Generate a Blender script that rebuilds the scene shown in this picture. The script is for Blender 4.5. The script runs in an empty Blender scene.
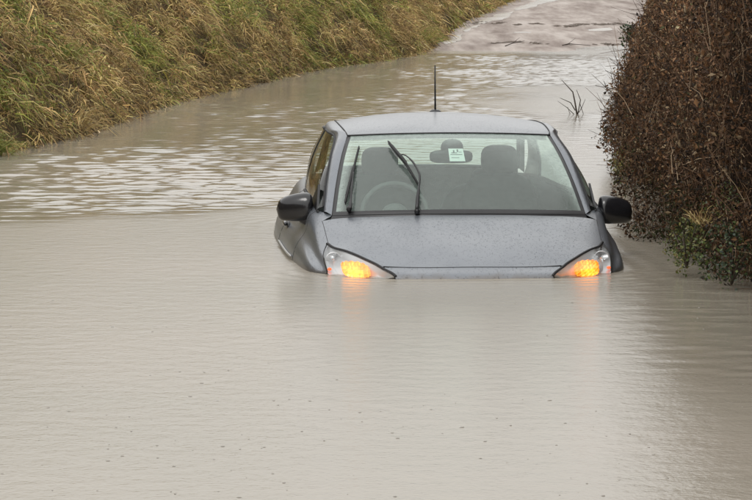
import bpy, bmesh, math, random
import numpy as np
from mathutils import Vector, Matrix
R = math.radians
random.seed(7)
rng = np.random.default_rng(7)
sc = bpy.context.scene
COL = sc.collection

# ------------------------------------------------------------------ camera
CAM_H = 1.517
cam_d = bpy.data.cameras.new('camera')
cam = bpy.data.objects.new('camera', cam_d)
COL.objects.link(cam)
cam_d.sensor_width = 36.0
cam_d.lens = 36.0 * 3200.0 / 752.0
cam_d.clip_start = 0.1
cam_d.clip_end = 6000.0
cam.location = (0, 0, CAM_H)
cam.rotation_euler = (R(90) - math.atan(275.0 / 3200.0), 0, 0)
sc.camera = cam

# ------------------------------------------------------------------ sky (overcast), sun, exposure
SUN_EL, SUN_AZ = R(48), R(200)           # azimuth clockwise from +Y
w = bpy.data.worlds.new('World'); sc.world = w
w.use_nodes = True
nt = w.node_tree; nt.nodes.clear()
sky = nt.nodes.new('ShaderNodeTexSky'); sky.sky_type = 'NISHITA'
sky.sun_disc = False; sky.sun_elevation = SUN_EL; sky.sun_rotation = SUN_AZ
sky.air_density = 1.5; sky.dust_density = 6.0; sky.ozone_density = 1.0; sky.altitude = 50
hs = nt.nodes.new('ShaderNodeHueSaturation'); hs.inputs['Saturation'].default_value = 0.10
cl = nt.nodes.new('ShaderNodeMix'); cl.data_type = 'RGBA'
cl.inputs[0].default_value = 0.85                      # even cloud deck over the clear sky
wtc = nt.nodes.new('ShaderNodeTexCoord'); wsx = nt.nodes.new('ShaderNodeSeparateXYZ'); nt.links.new(wtc.outputs['Generated'], wsx.inputs[0])
wmr = nt.nodes.new('ShaderNodeMapRange')               # overcast deck: brighter overhead than at the horizon, as an overcast sky is
wmr.inputs['From Min'].default_value = 0; wmr.inputs['From Max'].default_value = 1; wmr.inputs['To Min'].default_value = 0.74; wmr.inputs['To Max'].default_value = 1.2
nt.links.new(wsx.outputs[2], wmr.inputs['Value'])
wvm = nt.nodes.new('ShaderNodeVectorMath'); wvm.operation = 'SCALE'; wvm.inputs[0].default_value = (6.9, 6.85, 6.7)
nt.links.new(wmr.outputs[0], wvm.inputs['Scale']); nt.links.new(wvm.outputs[0], cl.inputs[7])
bg = nt.nodes.new('ShaderNodeBackground'); bg.inputs['Strength'].default_value = 0.13
wo = nt.nodes.new('ShaderNodeOutputWorld')
nt.links.new(sky.outputs[0], hs.inputs['Color'])
nt.links.new(hs.outputs[0], cl.inputs[6])
nt.links.new(cl.outputs[2], bg.inputs['Color'])
nt.links.new(bg.outputs[0], wo.inputs['Surface'])
sun_d = bpy.data.lights.new('sun', 'SUN'); sun_d.energy = 0.7; sun_d.angle = R(25); sun_d.color = (1, 0.97, 0.93)
sun = bpy.data.objects.new('sun', sun_d); COL.objects.link(sun)
sdir = Vector((math.sin(SUN_AZ) * math.cos(SUN_EL), math.cos(SUN_AZ) * math.cos(SUN_EL), math.sin(SUN_EL)))
sun.rotation_euler = sdir.to_track_quat('Z', 'Y').to_euler()
sun.location = (0, 0, 30)
vs = sc.view_settings
vs.view_transform = 'Standard'; vs.look = 'None'; vs.gamma = 1.0; vs.exposure = 0.54; vs.use_curve_mapping = False
sc.cycles.use_denoising = True
sc.cycles.max_bounces = 10
sc.cycles.transparent_max_bounces = 16
sc.cycles.caustics_reflective = False
sc.cycles.caustics_refractive = False

# ------------------------------------------------------------------ helpers
def tag(o, label=None, cat=None, group=None, kind=None):
    if label: o['label'] = label
    if cat: o['category'] = cat
    if group: o['group'] = group
    if kind: o['kind'] = kind
    return o

def empty(name, loc=(0, 0, 0), rz=0.0):
    o = bpy.data.objects.new(name, None); COL.objects.link(o)
    o.location = loc; o.rotation_euler = (0, 0, rz); o.empty_display_size = 0.2
    return o

def mesh_obj(name, verts, faces, mat=None, parent=None, smooth=True):
    me = bpy.data.meshes.new(name)
    me.from_pydata([tuple(map(float, v)) for v in verts], [], [tuple(map(int, f)) for f in faces])
    if smooth: me.polygons.foreach_set('use_smooth', [True] * len(me.polygons))
    me.update()
    if mat: me.materials.append(mat)
    o = bpy.data.objects.new(name, me); COL.objects.link(o)
    if parent is not None: o.parent = parent
    return o

def big_mesh(name, verts, faces, mat, parent=None, smooth=True, colors=None):
    """verts (n,3) array, faces (m,k) array with constant k"""
    verts = np.ascontiguousarray(verts, dtype=np.float32); faces = np.ascontiguousarray(faces, dtype=np.int32)
    me = bpy.data.meshes.new(name)
    m, k = faces.shape
    me.vertices.add(len(verts)); me.vertices.foreach_set('co', verts.ravel())
    me.loops.add(m * k); me.loops.foreach_set('vertex_index', faces.ravel())
    me.polygons.add(m)
    me.polygons.foreach_set('loop_start', np.arange(0, m * k, k, dtype=np.int32))
    me.polygons.foreach_set('loop_total', np.full(m, k, dtype=np.int32))
    me.polygons.foreach_set('use_smooth', np.full(m, smooth))
    if colors is not None:
        a = me.color_attributes.new('Col', 'FLOAT_COLOR', 'POINT')
        c4 = np.ones((len(verts), 4), np.float32); c4[:, :3] = colors
        a.data.foreach_set('color', c4.ravel())
    me.update(calc_edges=True); me.validate()
    me.materials.append(mat)
    o = bpy.data.objects.new(name, me); COL.objects.link(o)
    if parent is not None: o.parent = parent
    return o

def hash2(i, j, seed):
    n = (i * 374761393 + j * 668265263 + seed * 1442695041) & 0xFFFFFFFF
    n = ((n ^ (n >> 13)) * 1274126177) & 0xFFFFFFFF
    return ((n ^ (n >> 16)) & 0xFFFF) / 65535.0

def vnoise(x, y, seed=0):
    x = np.asarray(x, float); y = np.asarray(y, float)
    xi = np.floor(x).astype(np.int64); yi = np.floor(y).astype(np.int64)
    fx = x - xi; fy = y - yi
    fx = fx * fx * (3 - 2 * fx); fy = fy * fy * (3 - 2 * fy)
    a = hash2(xi, yi, seed); b = hash2(xi + 1, yi, seed); c = hash2(xi, yi + 1, seed); d = hash2(xi + 1, yi + 1, seed)
    return (a * (1 - fx) + b * fx) * (1 - fy) + (c * (1 - fx) + d * fx) * fy

def fbm(x, y, seed=0, oct=3):
    s = 0; amp = 0.5; t = 0
    for k in range(oct):
        s = s + amp * vnoise(x * 2 ** k, y * 2 ** k, seed + k); t += amp; amp *= 0.5
    return s / t

def grid_faces(nr, nc):
    i = np.arange(nr - 1)[:, None] * nc + np.arange(nc - 1)[None, :]
    return np.stack([i, i + 1, i + nc + 1, i + nc], -1).reshape(-1, 4)

def sstep(a, b, x):
    t = np.clip((x - a) / (b - a), 0, 1); return t * t * (3 - 2 * t)

def tube(pts, rad, sides=6, cap=True):
    """verts, faces of a tapered tube along pts; rad scalar or list"""
    pts = [Vector(p) for p in pts]
    n = len(pts)
    rad = [rad] * n if not hasattr(rad, '__len__') else list(rad)
    V, F = [], []
    up = Vector((0, 0, 1))
    for i, p in enumerate(pts):
        t = (pts[min(i + 1, n - 1)] - pts[max(i - 1, 0)]).normalized()
        if abs(t.dot(up)) > 0.95: u = t.cross(Vector((1, 0, 0)))
        else: u = t.cross(up)
        u.normalize(); v = t.cross(u).normalized()
        for k in range(sides):
            a = 2 * math.pi * k / sides
            V.append(p + (u * math.cos(a) + v * math.sin(a)) * rad[i])
    for i in range(n - 1):
        for k in range(sides):
            k2 = (k + 1) % sides
            F.append((i * sides + k, i * sides + k2, (i + 1) * sides + k2, (i + 1) * sides + k))
    if cap:
        F.append(tuple(range(sides))[::-1]); F.append(tuple((n - 1) * sides + k for k in range(sides)))
    return V, F

class MB:
    def __init__(s): s.V = []; s.F = []
    def add(s, V, F):
        o = len(s.V); s.V += list(V); s.F += [tuple(i + o for i in f) for f in F]; return s
    def tube(s, pts, rad, sides=6): return s.add(*tube(pts, rad, sides))
    def box(s, c, h, rot=None):
        c = Vector(c); V = []
        for dx in (-1, 1):
            for dy in (-1, 1):
                for dz in (-1, 1):
                    v = Vector((dx * h[0], dy * h[1], dz * h[2]))
                    if rot is not None: v = rot @ v
                    V.append(c + v)
        return s.add(V, [(0, 1, 3, 2), (4, 6, 7, 5), (0, 4, 5, 1), (2, 3, 7, 6), (0, 2, 6, 4), (1, 5, 7, 3)])
    def grid(s, G):
        nr, nc = len(G), len(G[0])
        return s.add([Vector(p) for r in G for p in r], [tuple(f) for f in grid_faces(nr, nc)])
    def ell(s, c, r, nu=16, nv=10, p=1.0, rot=None):
        c = Vector(c); V = []; F = []
        def sg(x): return math.copysign(abs(x) ** p, x)
        for j in range(nv + 1):
            th = -math.pi / 2 + math.pi * j / nv
            for i in range(nu):
                ph = 2 * math.pi * i / nu
                v = Vector((r[0] * sg(math.cos(th)) * sg(math.cos(ph)), r[1] * sg(math.cos(th)) * sg(math.sin(ph)), r[2] * sg(math.sin(th))))
                if rot is not None: v = rot @ v
                V.append(c + v)
        for j in range(nv):
            for i in range(nu):
                i2 = (i + 1) % nu
                F.append((j * nu + i, j * nu + i2, (j + 1) * nu + i2, (j + 1) * nu + i))
        return s.add(V, F)
    def build(s, name, mat, parent=None, smooth=True, bevel=0.0):
        o = mesh_obj(name, s.V, s.F, mat, parent, smooth)
        if bevel:
            m = o.modifiers.new('bevel', 'BEVEL'); m.width = bevel; m.segments = 2; m.limit_method = 'ANGLE'
        return o

# ------------------------------------------------------------------ materials
def new_mat(name):
    m = bpy.data.materials.new(name); m.use_nodes = True
    n = m.node_tree; b = n.nodes['Principled BSDF']
    return m, n, b

def pmat(name, col, rough=0.5, metal=0.0, spec=0.5, coat=0.0, nscale=0, namt=0.15, bump=0.0, bscale=40):
    m, n, b = new_mat(name)
    b.inputs['Base Color'].default_value = (*col, 1); b.inputs['Roughness'].default_value = rough
    b.inputs['Metallic'].default_value = metal; b.inputs['Specular IOR Level'].default_value = spec
    b.inputs['Coat Weight'].default_value = coat; b.inputs['Coat Roughness'].default_value = 0.06
    tc = n.nodes.new('ShaderNodeTexCoord')
    if nscale:
        t = n.nodes.new('ShaderNodeTexNoise'); t.inputs['Scale'].default_value = nscale; t.inputs['Detail'].default_value = 6
        n.links.new(tc.outputs['Object'], t.inputs['Vector'])
        mp = n.nodes.new('ShaderNodeMapRange'); mp.inputs['To Min'].default_value = 1 - namt * 2; mp.inputs['To Max'].default_value = 1 + namt * 2
        n.links.new(t.outputs['Fac'], mp.inputs['Value'])
        mx = n.nodes.new('ShaderNodeVectorMath'); mx.operation = 'SCALE'
        mx.inputs[0].default_value = col
        n.links.new(mp.outputs[0], mx.inputs['Scale']); n.links.new(mx.outputs[0], b.inputs['Base Color'])
    if bump:
        t2 = n.nodes.new('ShaderNodeTexNoise'); t2.inputs['Scale'].default_value = bscale; t2.inputs['Detail'].default_value = 4
        n.links.new(tc.outputs['Object'], t2.inputs['Vector'])
        bp = n.nodes.new('ShaderNodeBump'); bp.inputs['Strength'].default_value = bump; bp.inputs['Distance'].default_value = 0.01
        n.links.new(t2.outputs['Fac'], bp.inputs['Height']); n.links.new(bp.outputs[0], b.inputs['Normal'])
    return m

def leaf_mat(name, rough=0.6, trans=0.25, spec=0.3):
    m, n, b = new_mat(name)
    at = n.nodes.new('ShaderNodeAttribute'); at.attribute_name = 'Col'
    n.links.new(at.outputs['Color'], b.inputs['Base Color'])
    b.inputs['Roughness'].default_value = rough; b.inputs['Specular IOR Level'].default_value = spec
    tr = n.nodes.new('ShaderNodeBsdfTranslucent'); n.links.new(at.outputs['Color'], tr.inputs['Color'])
    mx = n.nodes.new('ShaderNodeMixShader'); mx.inputs[0].default_value = trans
    n.links.new(b.outputs[0], mx.inputs[1]); n.links.new(tr.outputs[0], mx.inputs[2])
    n.links.new(mx.outputs[0], n.nodes['Material Output'].inputs['Surface'])
    return m

def water_mat():
    m, n, b = new_mat('muddy_flood_water')
    L = n.links.new
    tc = n.nodes.new('ShaderNodeTexCoord')
    nz = n.nodes.new('ShaderNodeTexNoise'); nz.inputs['Scale'].default_value = 0.28; nz.inputs['Detail'].default_value = 6
    L(tc.outputs['Object'], nz.inputs['Vector'])
    cr = n.nodes.new('ShaderNodeValToRGB')
    cr.color_ramp.elements[0].position = 0.3; cr.color_ramp.elements[0].color = (0.278, 0.256, 0.206, 1)
    cr.color_ramp.elements[1].position = 0.7; cr.color_ramp.elements[1].color = (0.335, 0.295, 0.242, 1)
    L(nz.outputs['Fac'], cr.inputs['Fac']); L(cr.outputs[0], b.inputs['Base Color'])
    b.inputs['IOR'].default_value = 1.33
    at = n.nodes.new('ShaderNodeAttribute'); at.attribute_name = 'Col'     # how wind-ruffled the water is
    mr = n.nodes.new('ShaderNodeMapRange'); mr.inputs['From Max'].default_value = .4; mr.inputs['To Min'].default_value = 0.20; mr.inputs['To Max'].default_value = 0.07
    L(at.outputs['Fac'], mr.inputs['Value']); L(mr.outputs[0], b.inputs['Roughness'])
    # rain-pitted surface
    n1 = n.nodes.new('ShaderNodeTexNoise'); n1.inputs['Scale'].default_value = 9; n1.inputs['Detail'].default_value = 3
    n2 = n.nodes.new('ShaderNodeTexNoise'); n2.inputs['Scale'].default_value = 45; n2.inputs['Detail'].default_value = 2
    L(tc.outputs['Object'], n1.inputs['Vector']); L(tc.outputs['Object'], n2.inputs['Vector'])
    b1 = n.nodes.new('ShaderNodeBump'); b1.inputs['Strength'].default_value = 0.07; b1.inputs['Distance'].default_value = 0.05
    b2 = n.nodes.new('ShaderNodeBump'); b2.inputs['Strength'].default_value = 0.20; b2.inputs['Distance'].default_value = 0.008
    for bb_, s0 in ((b1, .07), (b2, .20)):                  # rain pitting shows on the calm water only
        q_ = n.nodes.new('ShaderNodeMapRange'); q_.inputs['From Max'].default_value = .35; q_.inputs['To Min'].default_value = s0; q_.inputs['To Max'].default_value = s0 * .32
        L(at.outputs['Fac'], q_.inputs['Value']); L(q_.outputs[0], bb_.inputs['Strength'])
    L(n1.outputs['Fac'], b1.inputs['Height']); L(n2.outputs['Fac'], b2.inputs['Height'])
    L(b1.outputs[0], b2.inputs['Normal']); L(b2.outputs[0], b.inputs['Normal'])
    return m

def road_mat():
    m, n, b = new_mat('wet_muddy_road'); L = n.links.new
    tc = n.nodes.new('ShaderNodeTexCoord')
    mp = n.nodes.new('ShaderNodeMapping'); mp.inputs['Scale'].default_value = (1.3, 0.16, 1); mp.inputs['Rotation'].default_value = (0, 0, R(4))
    L(tc.outputs['Object'], mp.inputs['Vector'])
    n1 = n.nodes.new('ShaderNodeTexNoise'); n1.inputs['Scale'].default_value = 1.2; n1.inputs['Detail'].default_value = 10; n1.inputs['Roughness'].default_value = 0.65
    L(mp.outputs[0], n1.inputs['Vector'])
    n2 = n.nodes.new('ShaderNodeTexNoise'); n2.inputs['Scale'].default_value = 30; n2.inputs['Detail'].default_value = 4
    L(tc.outputs['Object'], n2.inputs['Vector'])
    cr = n.nodes.new('ShaderNodeValToRGB')
    e = cr.color_ramp.elements
    e[0].position = 0.36; e[0].color = (0.165, 0.122, 0.100, 1)
    e[1].position = 0.62; e[1].color = (0.34, 0.275, 0.232, 1)
    x = e.new(0.5); x.color = (0.255, 0.20, 0.167, 1)
    L(n1.outputs['Fac'], cr.inputs['Fac'])
    mx = n.nodes.new('ShaderNodeMix'); mx.data_type = 'RGBA'; mx.blend_type = 'MULTIPLY'; mx.inputs[0].default_value = 0.5
    L(cr.outputs[0], mx.inputs[6]); L(n2.outputs['Color'], mx.inputs[7]); 
    L(cr.outputs[0], b.inputs['Base Color'])
    mr = n.nodes.new('ShaderNodeMapRange'); mr.inputs['From Min'].default_value = 0.35; mr.inputs['From Max'].default_value = 0.65
    mr.inputs['To Min'].default_value = 0.65; mr.inputs['To Max'].default_value = 0.35
    L(n1.outputs['Fac'], mr.inputs['Value']); L(mr.outputs[0], b.inputs['Roughness'])
    bp = n.nodes.new('ShaderNodeBump'); bp.inputs['Strength'].default_value = 0.5; bp.inputs['Distance'].default_value = 0.02
    L(n2.outputs['Fac'], bp.inputs['Height']); L(bp.outputs[0], b.inputs['Normal'])
    return m

def paint_mat():
    m, n, b = new_mat('wet_grey_metallic_paint'); L = n.links.new
    tc = n.nodes.new('ShaderNodeTexCoord')
    b.inputs['Metallic'].default_value = 0.55; b.inputs['Roughness'].default_value = 0.38
    b.inputs['Coat Weight'].default_value = 0.7; b.inputs['Coat Roughness'].default_value = 0.22
    nz = n.nodes.new('ShaderNodeTexNoise'); nz.inputs['Scale'].default_value = 4; nz.inputs['Detail'].default_value = 6
    L(tc.outputs['Object'], nz.inputs['Vector'])
    cr = n.nodes.new('ShaderNodeValToRGB')
    cr.color_ramp.elements[0].position = 0.3; cr.color_ramp.elements[0].color = (0.160, 0.177, 0.203, 1)
    cr.color_ramp.elements[1].position = 0.7; cr.color_ramp.elements[1].color = (0.198, 0.215, 0.241, 1)
    L(nz.outputs['Fac'], cr.inputs['Fac'])
    # tide mark of silt just above the water
    sz = n.nodes.new('ShaderNodeSeparateXYZ'); L(tc.outputs['Object'], sz.inputs[0])
    n3 = n.nodes.new('ShaderNodeTexNoise'); n3.inputs['Scale'].default_value = 14; n3.inputs['Detail'].default_value = 6; L(tc.outputs['Object'], n3.inputs['Vector'])
    sm = n.nodes.new('ShaderNodeMath'); sm.operation = 'MULTIPLY_ADD'; sm.inputs[1].default_value = -.05; L(n3.outputs['Fac'], sm.inputs[0]); L(sz.outputs[2], sm.inputs[2])
    sr = n.nodes.new('ShaderNodeMapRange'); sr.inputs['From Min'].default_value = -.028; sr.inputs['From Max'].default_value = .002; sr.inputs['To Min'].default_value = .7; sr.inputs['To Max'].default_value = 0
    L(sm.outputs[0], sr.inputs['Value'])
    mm_ = n.nodes.new('ShaderNodeMix'); mm_.data_type = 'RGBA'; mm_.inputs[7].default_value = (.12, .10, .08, 1)
    L(sr.outputs[0], mm_.inputs[0]); L(cr.outputs[0], mm_.inputs[6]); L(mm_.outputs[2], b.inputs['Base Color'])
    # rain beads
    vo = n.nodes.new('ShaderNodeTexVoronoi'); vo.inputs['Scale'].default_value = 110; vo.inputs['Randomness'].default_value = 1
    L(tc.outputs['Object'], vo.inputs['Vector'])
    mr = n.nodes.new('ShaderNodeMapRange'); mr.inputs['From Min'].default_value = 0.12; mr.inputs['From Max'].default_value = 0.42
    mr.inputs['To Min'].default_value = 1; mr.inputs['To Max'].default_value = 0; mr.interpolation_type = 'SMOOTHSTEP'
    L(vo.outputs['Distance'], mr.inputs['Value'])
    sp = n.nodes.new('ShaderNodeSeparateColor'); L(vo.outputs['Color'], sp.inputs[0])
    gt = n.nodes.new('ShaderNodeMath'); gt.operation = 'GREATER_THAN'; gt.inputs[1].default_value = 0.62
    L(sp.outputs[0], gt.inputs[0])
    mu = n.nodes.new('ShaderNodeMath'); mu.operation = 'MULTIPLY'; L(mr.outputs[0], mu.inputs[0]); L(gt.outputs[0], mu.inputs[1])
    bp = n.nodes.new('ShaderNodeBump'); bp.inputs['Strength'].default_value = 0.6; bp.inputs['Distance'].default_value = 0.005
    L(mu.outputs[0], bp.inputs['Height'])
    L(bp.outputs[0], b.inputs['Normal']); L(bp.outputs[0], b.inputs['Coat Normal'])
    return m

def glass_mat(name, tint, mist=0.0, refl=1.0, screen=False):
    m, n, b = new_mat(name); L = n.links.new
    n.nodes.remove(b)
    tr = n.nodes.new('ShaderNodeBsdfTransparent'); tr.inputs[0].default_value = (*tint, 1)
    gl = n.nodes.new('ShaderNodeBsdfGlossy'); gl.inputs['Roughness'].default_value = 0.04; gl.inputs['Color'].default_value = (refl, refl, refl, 1)
    # Schlick reflectance that is the same from both faces of the thin pane
    ge = n.nodes.new('ShaderNodeNewGeometry'); dt = n.nodes.new('ShaderNodeVectorMath'); dt.operation = 'DOT_PRODUCT'
    L(ge.outputs['Incoming'], dt.inputs[0]); L(ge.outputs['Normal'], dt.inputs[1])
    ab = n.nodes.new('ShaderNodeMath'); ab.operation = 'ABSOLUTE'; L(dt.outputs['Value'], ab.inputs[0])
    om = n.nodes.new('ShaderNodeMath'); om.operation = 'SUBTRACT'; om.inputs[0].default_value = 1; L(ab.outputs[0], om.inputs[1])
    pw = n.nodes.new('ShaderNodeMath'); pw.operation = 'POWER'; pw.inputs[1].default_value = 5; L(om.outputs[0], pw.inputs[0])
    fr = n.nodes.new('ShaderNodeMath'); fr.operation = 'MULTIPLY_ADD'; fr.inputs[1].default_value = .93; fr.inputs[2].default_value = .065; L(pw.outputs[0], fr.inputs[0])
    tc = n.nodes.new('ShaderNodeTexCoord')
    mx = n.nodes.new('ShaderNodeMixShader')
    L(fr.outputs[0], mx.inputs[0]); L(tr.outputs[0], mx.inputs[1]); L(gl.outputs[0], mx.inputs[2])
    df = n.nodes.new('ShaderNodeBsdfDiffuse'); df.inputs['Color'].default_value = (0.62, 0.74, 0.69, 1)
    m2 = n.nodes.new('ShaderNodeMixShader'); m2.inputs[0].default_value = mist
    L(mx.outputs[0], m2.inputs[1]); L(df.outputs[0], m2.inputs[2])
    L(m2.outputs[0], n.nodes['Material Output'].inputs['Surface'])
    if screen:
        # mist left outside the swept area: attribute painted by the shape of the wiped arcs, broken up by droplets
        at = n.nodes.new('ShaderNodeAttribute'); at.attribute_name = 'Col'
        nz = n.nodes.new('ShaderNodeTexNoise'); nz.inputs['Scale'].default_value = 38; nz.inputs['Detail'].default_value = 9; nz.inputs['Roughness'].default_value = 0.75
        L(tc.outputs['Object'], nz.inputs['Vector'])
        mr = n.nodes.new('ShaderNodeMapRange'); mr.inputs['From Min'].default_value = 0.3; mr.inputs['From Max'].default_value = 0.7
        mr.inputs['To Min'].default_value = 0.68; mr.inputs['To Max'].default_value = 1.25
        L(nz.outputs['Fac'], mr.inputs['Value'])
        mu = n.nodes.new('ShaderNodeMath'); mu.operation = 'MULTIPLY'
        L(at.outputs['Fac'], mu.inputs[0]); L(mr.outputs[0], mu.inputs[1]); L(mu.outputs[0], m2.inputs[0])
        vo = n.nodes.new('ShaderNodeTexVoronoi'); vo.inputs['Scale'].default_value = 90
        L(tc.outputs['Object'], vo.inputs['Vector'])
        bp = n.nodes.new('ShaderNodeBump'); bp.inputs['Strength'].default_value = 0.12; bp.inputs['Distance'].default_value = 0.004
        L(vo.outputs['Distance'], bp.inputs['Height']); L(bp.outputs[0], gl.inputs['Normal'])
    return m

def indicator_mat():
    """amber lamp seen through a prism lens: small bricks, hot in the middle"""
    m, n, b = new_mat('lit_amber_indicator'); L = n.links.new
    tc = n.nodes.new('ShaderNodeTexCoord'); sx = n.nodes.new('ShaderNodeSeparateXYZ'); L(tc.outputs['Object'], sx.inputs[0])
    ax = n.nodes.new('ShaderNodeMath'); ax.operation = 'ABSOLUTE'; L(sx.outputs[0], ax.inputs[0])
    cb = n.nodes.new('ShaderNodeCombineXYZ'); L(ax.outputs[0], cb.inputs[0]); L(sx.outputs[2], cb.inputs[1])
    br = n.nodes.new('ShaderNodeTexBrick'); L(cb.outputs[0], br.inputs['Vector'])
    br.inputs['Scale'].default_value = 1.0; br.inputs['Brick Width'].default_value = .0085; br.inputs['Row Height'].default_value = .016
    br.inputs['Mortar Size'].default_value = .0009; br.inputs['Mortar Smooth'].default_value = .6; br.offset = 0.3
    br.inputs['Color1'].default_value = (1.0, .45, .035, 1); br.inputs['Color2'].default_value = (1.0, .17, .008, 1); br.inputs['Mortar'].default_value = (.8, .14, .008, 1)
    ds = n.nodes.new('ShaderNodeVectorMath'); ds.operation = 'DISTANCE'; ds.inputs[1].default_value = (.60, .015, 0); L(cb.outputs[0], ds.inputs[0])
    nz = n.nodes.new('ShaderNodeTexNoise'); nz.inputs['Scale'].default_value = 45; L(tc.outputs['Object'], nz.inputs['Vector'])
    ad = n.nodes.new('ShaderNodeMath'); ad.operation = 'MULTIPLY_ADD'; ad.inputs[1].default_value = -.085; L(nz.outputs['Fac'], ad.inputs[0]); L(ds.outputs['Value'], ad.inputs[2])
    mr = n.nodes.new('ShaderNodeMapRange'); mr.inputs['From Min'].default_value = -.04; mr.inputs['From Max'].default_value = .035
    mr.inputs['To Min'].default_value = 1.9; mr.inputs['To Max'].default_value = .5; L(ad.outputs[0], mr.inputs['Value'])
    L(br.outputs['Color'], b.inputs['Emission Color']); L(mr.outputs[0], b.inputs['Emission Strength'])
    b.inputs['Base Color'].default_value = (.7, .28, .03, 1); b.inputs['Roughness'].default_value = .15
    return m

M = {}
M['water'] = water_mat()
M['road'] = road_mat()
M['soil'] = pmat('damp_leaf_litter_soil', (0.075, 0.056, 0.032), 0.95, spec=0.05, nscale=6, namt=0.3, bump=0.6, bscale=15)
M['grass'] = leaf_mat('grass_blades', 0.6, 0.25, 0.10)
M['leaf'] = leaf_mat('dead_hedge_leaves', 0.5, 0.15, 0.14)
M['gleaf'] = leaf_mat('green_leaves', 0.4, 0.2, 0.4)
M['twig'] = leaf_mat('hedge_twigs', 0.7, 0.0, 0.12)
M['bark'] = pmat('wet_bark', (0.055, 0.040, 0.030), 0.6, nscale=30, namt=0.3)
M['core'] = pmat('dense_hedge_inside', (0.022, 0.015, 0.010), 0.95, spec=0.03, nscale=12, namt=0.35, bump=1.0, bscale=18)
M['paint'] = paint_mat()
M['black'] = pmat('black_plastic', (0.018, 0.018, 0.020), 0.35, spec=0.5, nscale=30, namt=0.12)
M['gloss'] = pmat('gloss_black_mirror_cap', (0.012, 0.012, 0.014), 0.16, spec=0.5, coat=0.3, nscale=20, namt=0.1, bump=0.05, bscale=120)
M['rubber'] = pmat('black_rubber', (0.012, 0.012, 0.013), 0.6, nscale=40, namt=0.15)
M['chrome'] = pmat('lamp_reflector', (0.80, 0.81, 0.82), 0.16, metal=0.9, nscale=8, namt=0.04)
M['lampshell'] = pmat('lamp_housing', (0.66, 0.67, 0.68), 0.28, metal=0.55, nscale=12, namt=0.06)
M['glass'] = glass_mat('tinted_glass', (0.62, 0.70, 0.66))
M['rearglass'] = glass_mat('rear_glass', (0.80, 0.88, 0.84))
M['lens'] = glass_mat('headlight_lens', (0.93, 0.94, 0.94), refl=.8)
M['screen'] = glass_mat('misted_windscreen', (0.72, 0.85, 0.79), screen=True)
M['mirror'] = pmat('mirror_glass', (0.8, 0.82, 0.82), 0.03, metal=1.0)
M['trim'] = pmat('interior_dark_fabric', (0.075, 0.080, 0.080), 0.9, nscale=60, namt=0.15)
M['dash'] = pmat('dashboard_plastic', (0.10, 0.108, 0.106), 0.7, nscale=60, namt=0.12)
M['wheel'] = pmat('steering_wheel_leather', (0.115, 0.12, 0.118), 0.55, nscale=60, namt=0.1)
M['liner'] = pmat('pale_headliner', (0.55, 0.56, 0.54), 0.9, nscale=40, namt=0.08)
M['card'] = pmat('white_card', (0.78, 0.80, 0.78), 0.6, nscale=10, namt=0.03)
M['ink'] = pmat('dark_print', (0.10, 0.12, 0.12), 0.6, nscale=10, namt=0.05)
M['amber'] = indicator_mat()
M['sidelamp'] = pmat('red_orange_marker', (0.7, 0.10, 0.03), 0.2)
_b = M['sidelamp'].node_tree.nodes['Principled BSDF']
_b.inputs['Emission Color'].default_value = (1.0, 0.17, 0.06, 1); _b.inputs['Emission Strength'].default_value = 0.9
M['chromeband'] = pmat('pale_moulding', (0.45, 0.45, 0.45), 0.3, metal=0.3)
M['tail'] = pmat('tail_lamp_red', (.25, .01, .012), .2)
M['litter'] = pmat('wet_dead_leaf_litter', (0.085, 0.062, 0.045), 0.6, nscale=20, namt=0.4)

# ------------------------------------------------------------------ lane geometry (plan, metres; Y is along the view)
LE = np.array([(-300, -30), (-60, -10), (-15, -6.2), (0, -5.6), (8, -5.0), (14, -4.4), (20, -3.75), (27, -3.17), (29.4, -2.85), (32.4, -2.62),
               (34.7, -2.53), (37.9, -2.40), (39.8, -2.19), (43.3, -1.75), (47.5, -1.38), (52.8, -.71), (55.2, -.15), (60.7, .68),
               (66.5, 1.16), (72.3, 1.51), (83.6, 2.38), (96.9, 3.75), (102.4, 4.35), (115, 5.6), (150, 9.5), (400, 40), (3000, 360)])
RE = np.array([(-300, 14), (-60, 4), (-15, 2.7), (0, 2.5), (8, 2.2), (12, 2.0), (15.1, 1.84), (16.3, 1.66), (18.2, 1.60), (20.2, 1.68),
               (24, 1.98), (27.7, 2.28), (36, 2.98), (50, 4.40), (66.5, 6.02), (102, 9.75), (150, 14), (400, 46), (3000, 370)])
def XL(d): return np.interp(d, LE[:, 0], LE[:, 1])
def XR(d): return np.interp(d, RE[:, 0], RE[:, 1])
RZ = np.array([(-300, -.7), (30, -.7), (60, -.13), (66.5, 0), (160, 1.87), (300, 3.6), (900, 6), (3000, 8)])
def road_z(d): return np.interp(d, RZ[:, 0], RZ[:, 1])
PL = np.array([(0, 0), (.12, .28), (.3, .62), (.6, 1.12), (1.0, 1.6), (1.5, 2.2), (2.2, 3.2), (3.2, 4.2), (5, 4.6), (40, 4.8), (3000, 5)])
def bank_l(d, o):
    zb = np.maximum(road_z(d), -.28)
    lump = (fbm(d * 1.3 + 5, o * 1.8, 3) - .5) * 0.75 + (fbm(d * 0.25, o * .5, 9) - .5) * .5
    return zb + np.interp(o, PL[:, 0], PL[:, 1]) + lump * sstep(0.05, .7, o)
def bank_r(d, o):
    zb = np.maximum(road_z(d), -.28)
    return zb + np.interp(o, [0, .3, .8, 1.5, 3, 60, 3000], [0, .45, .95, 1.25, 1.4, 1.6, 2.5])

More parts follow.
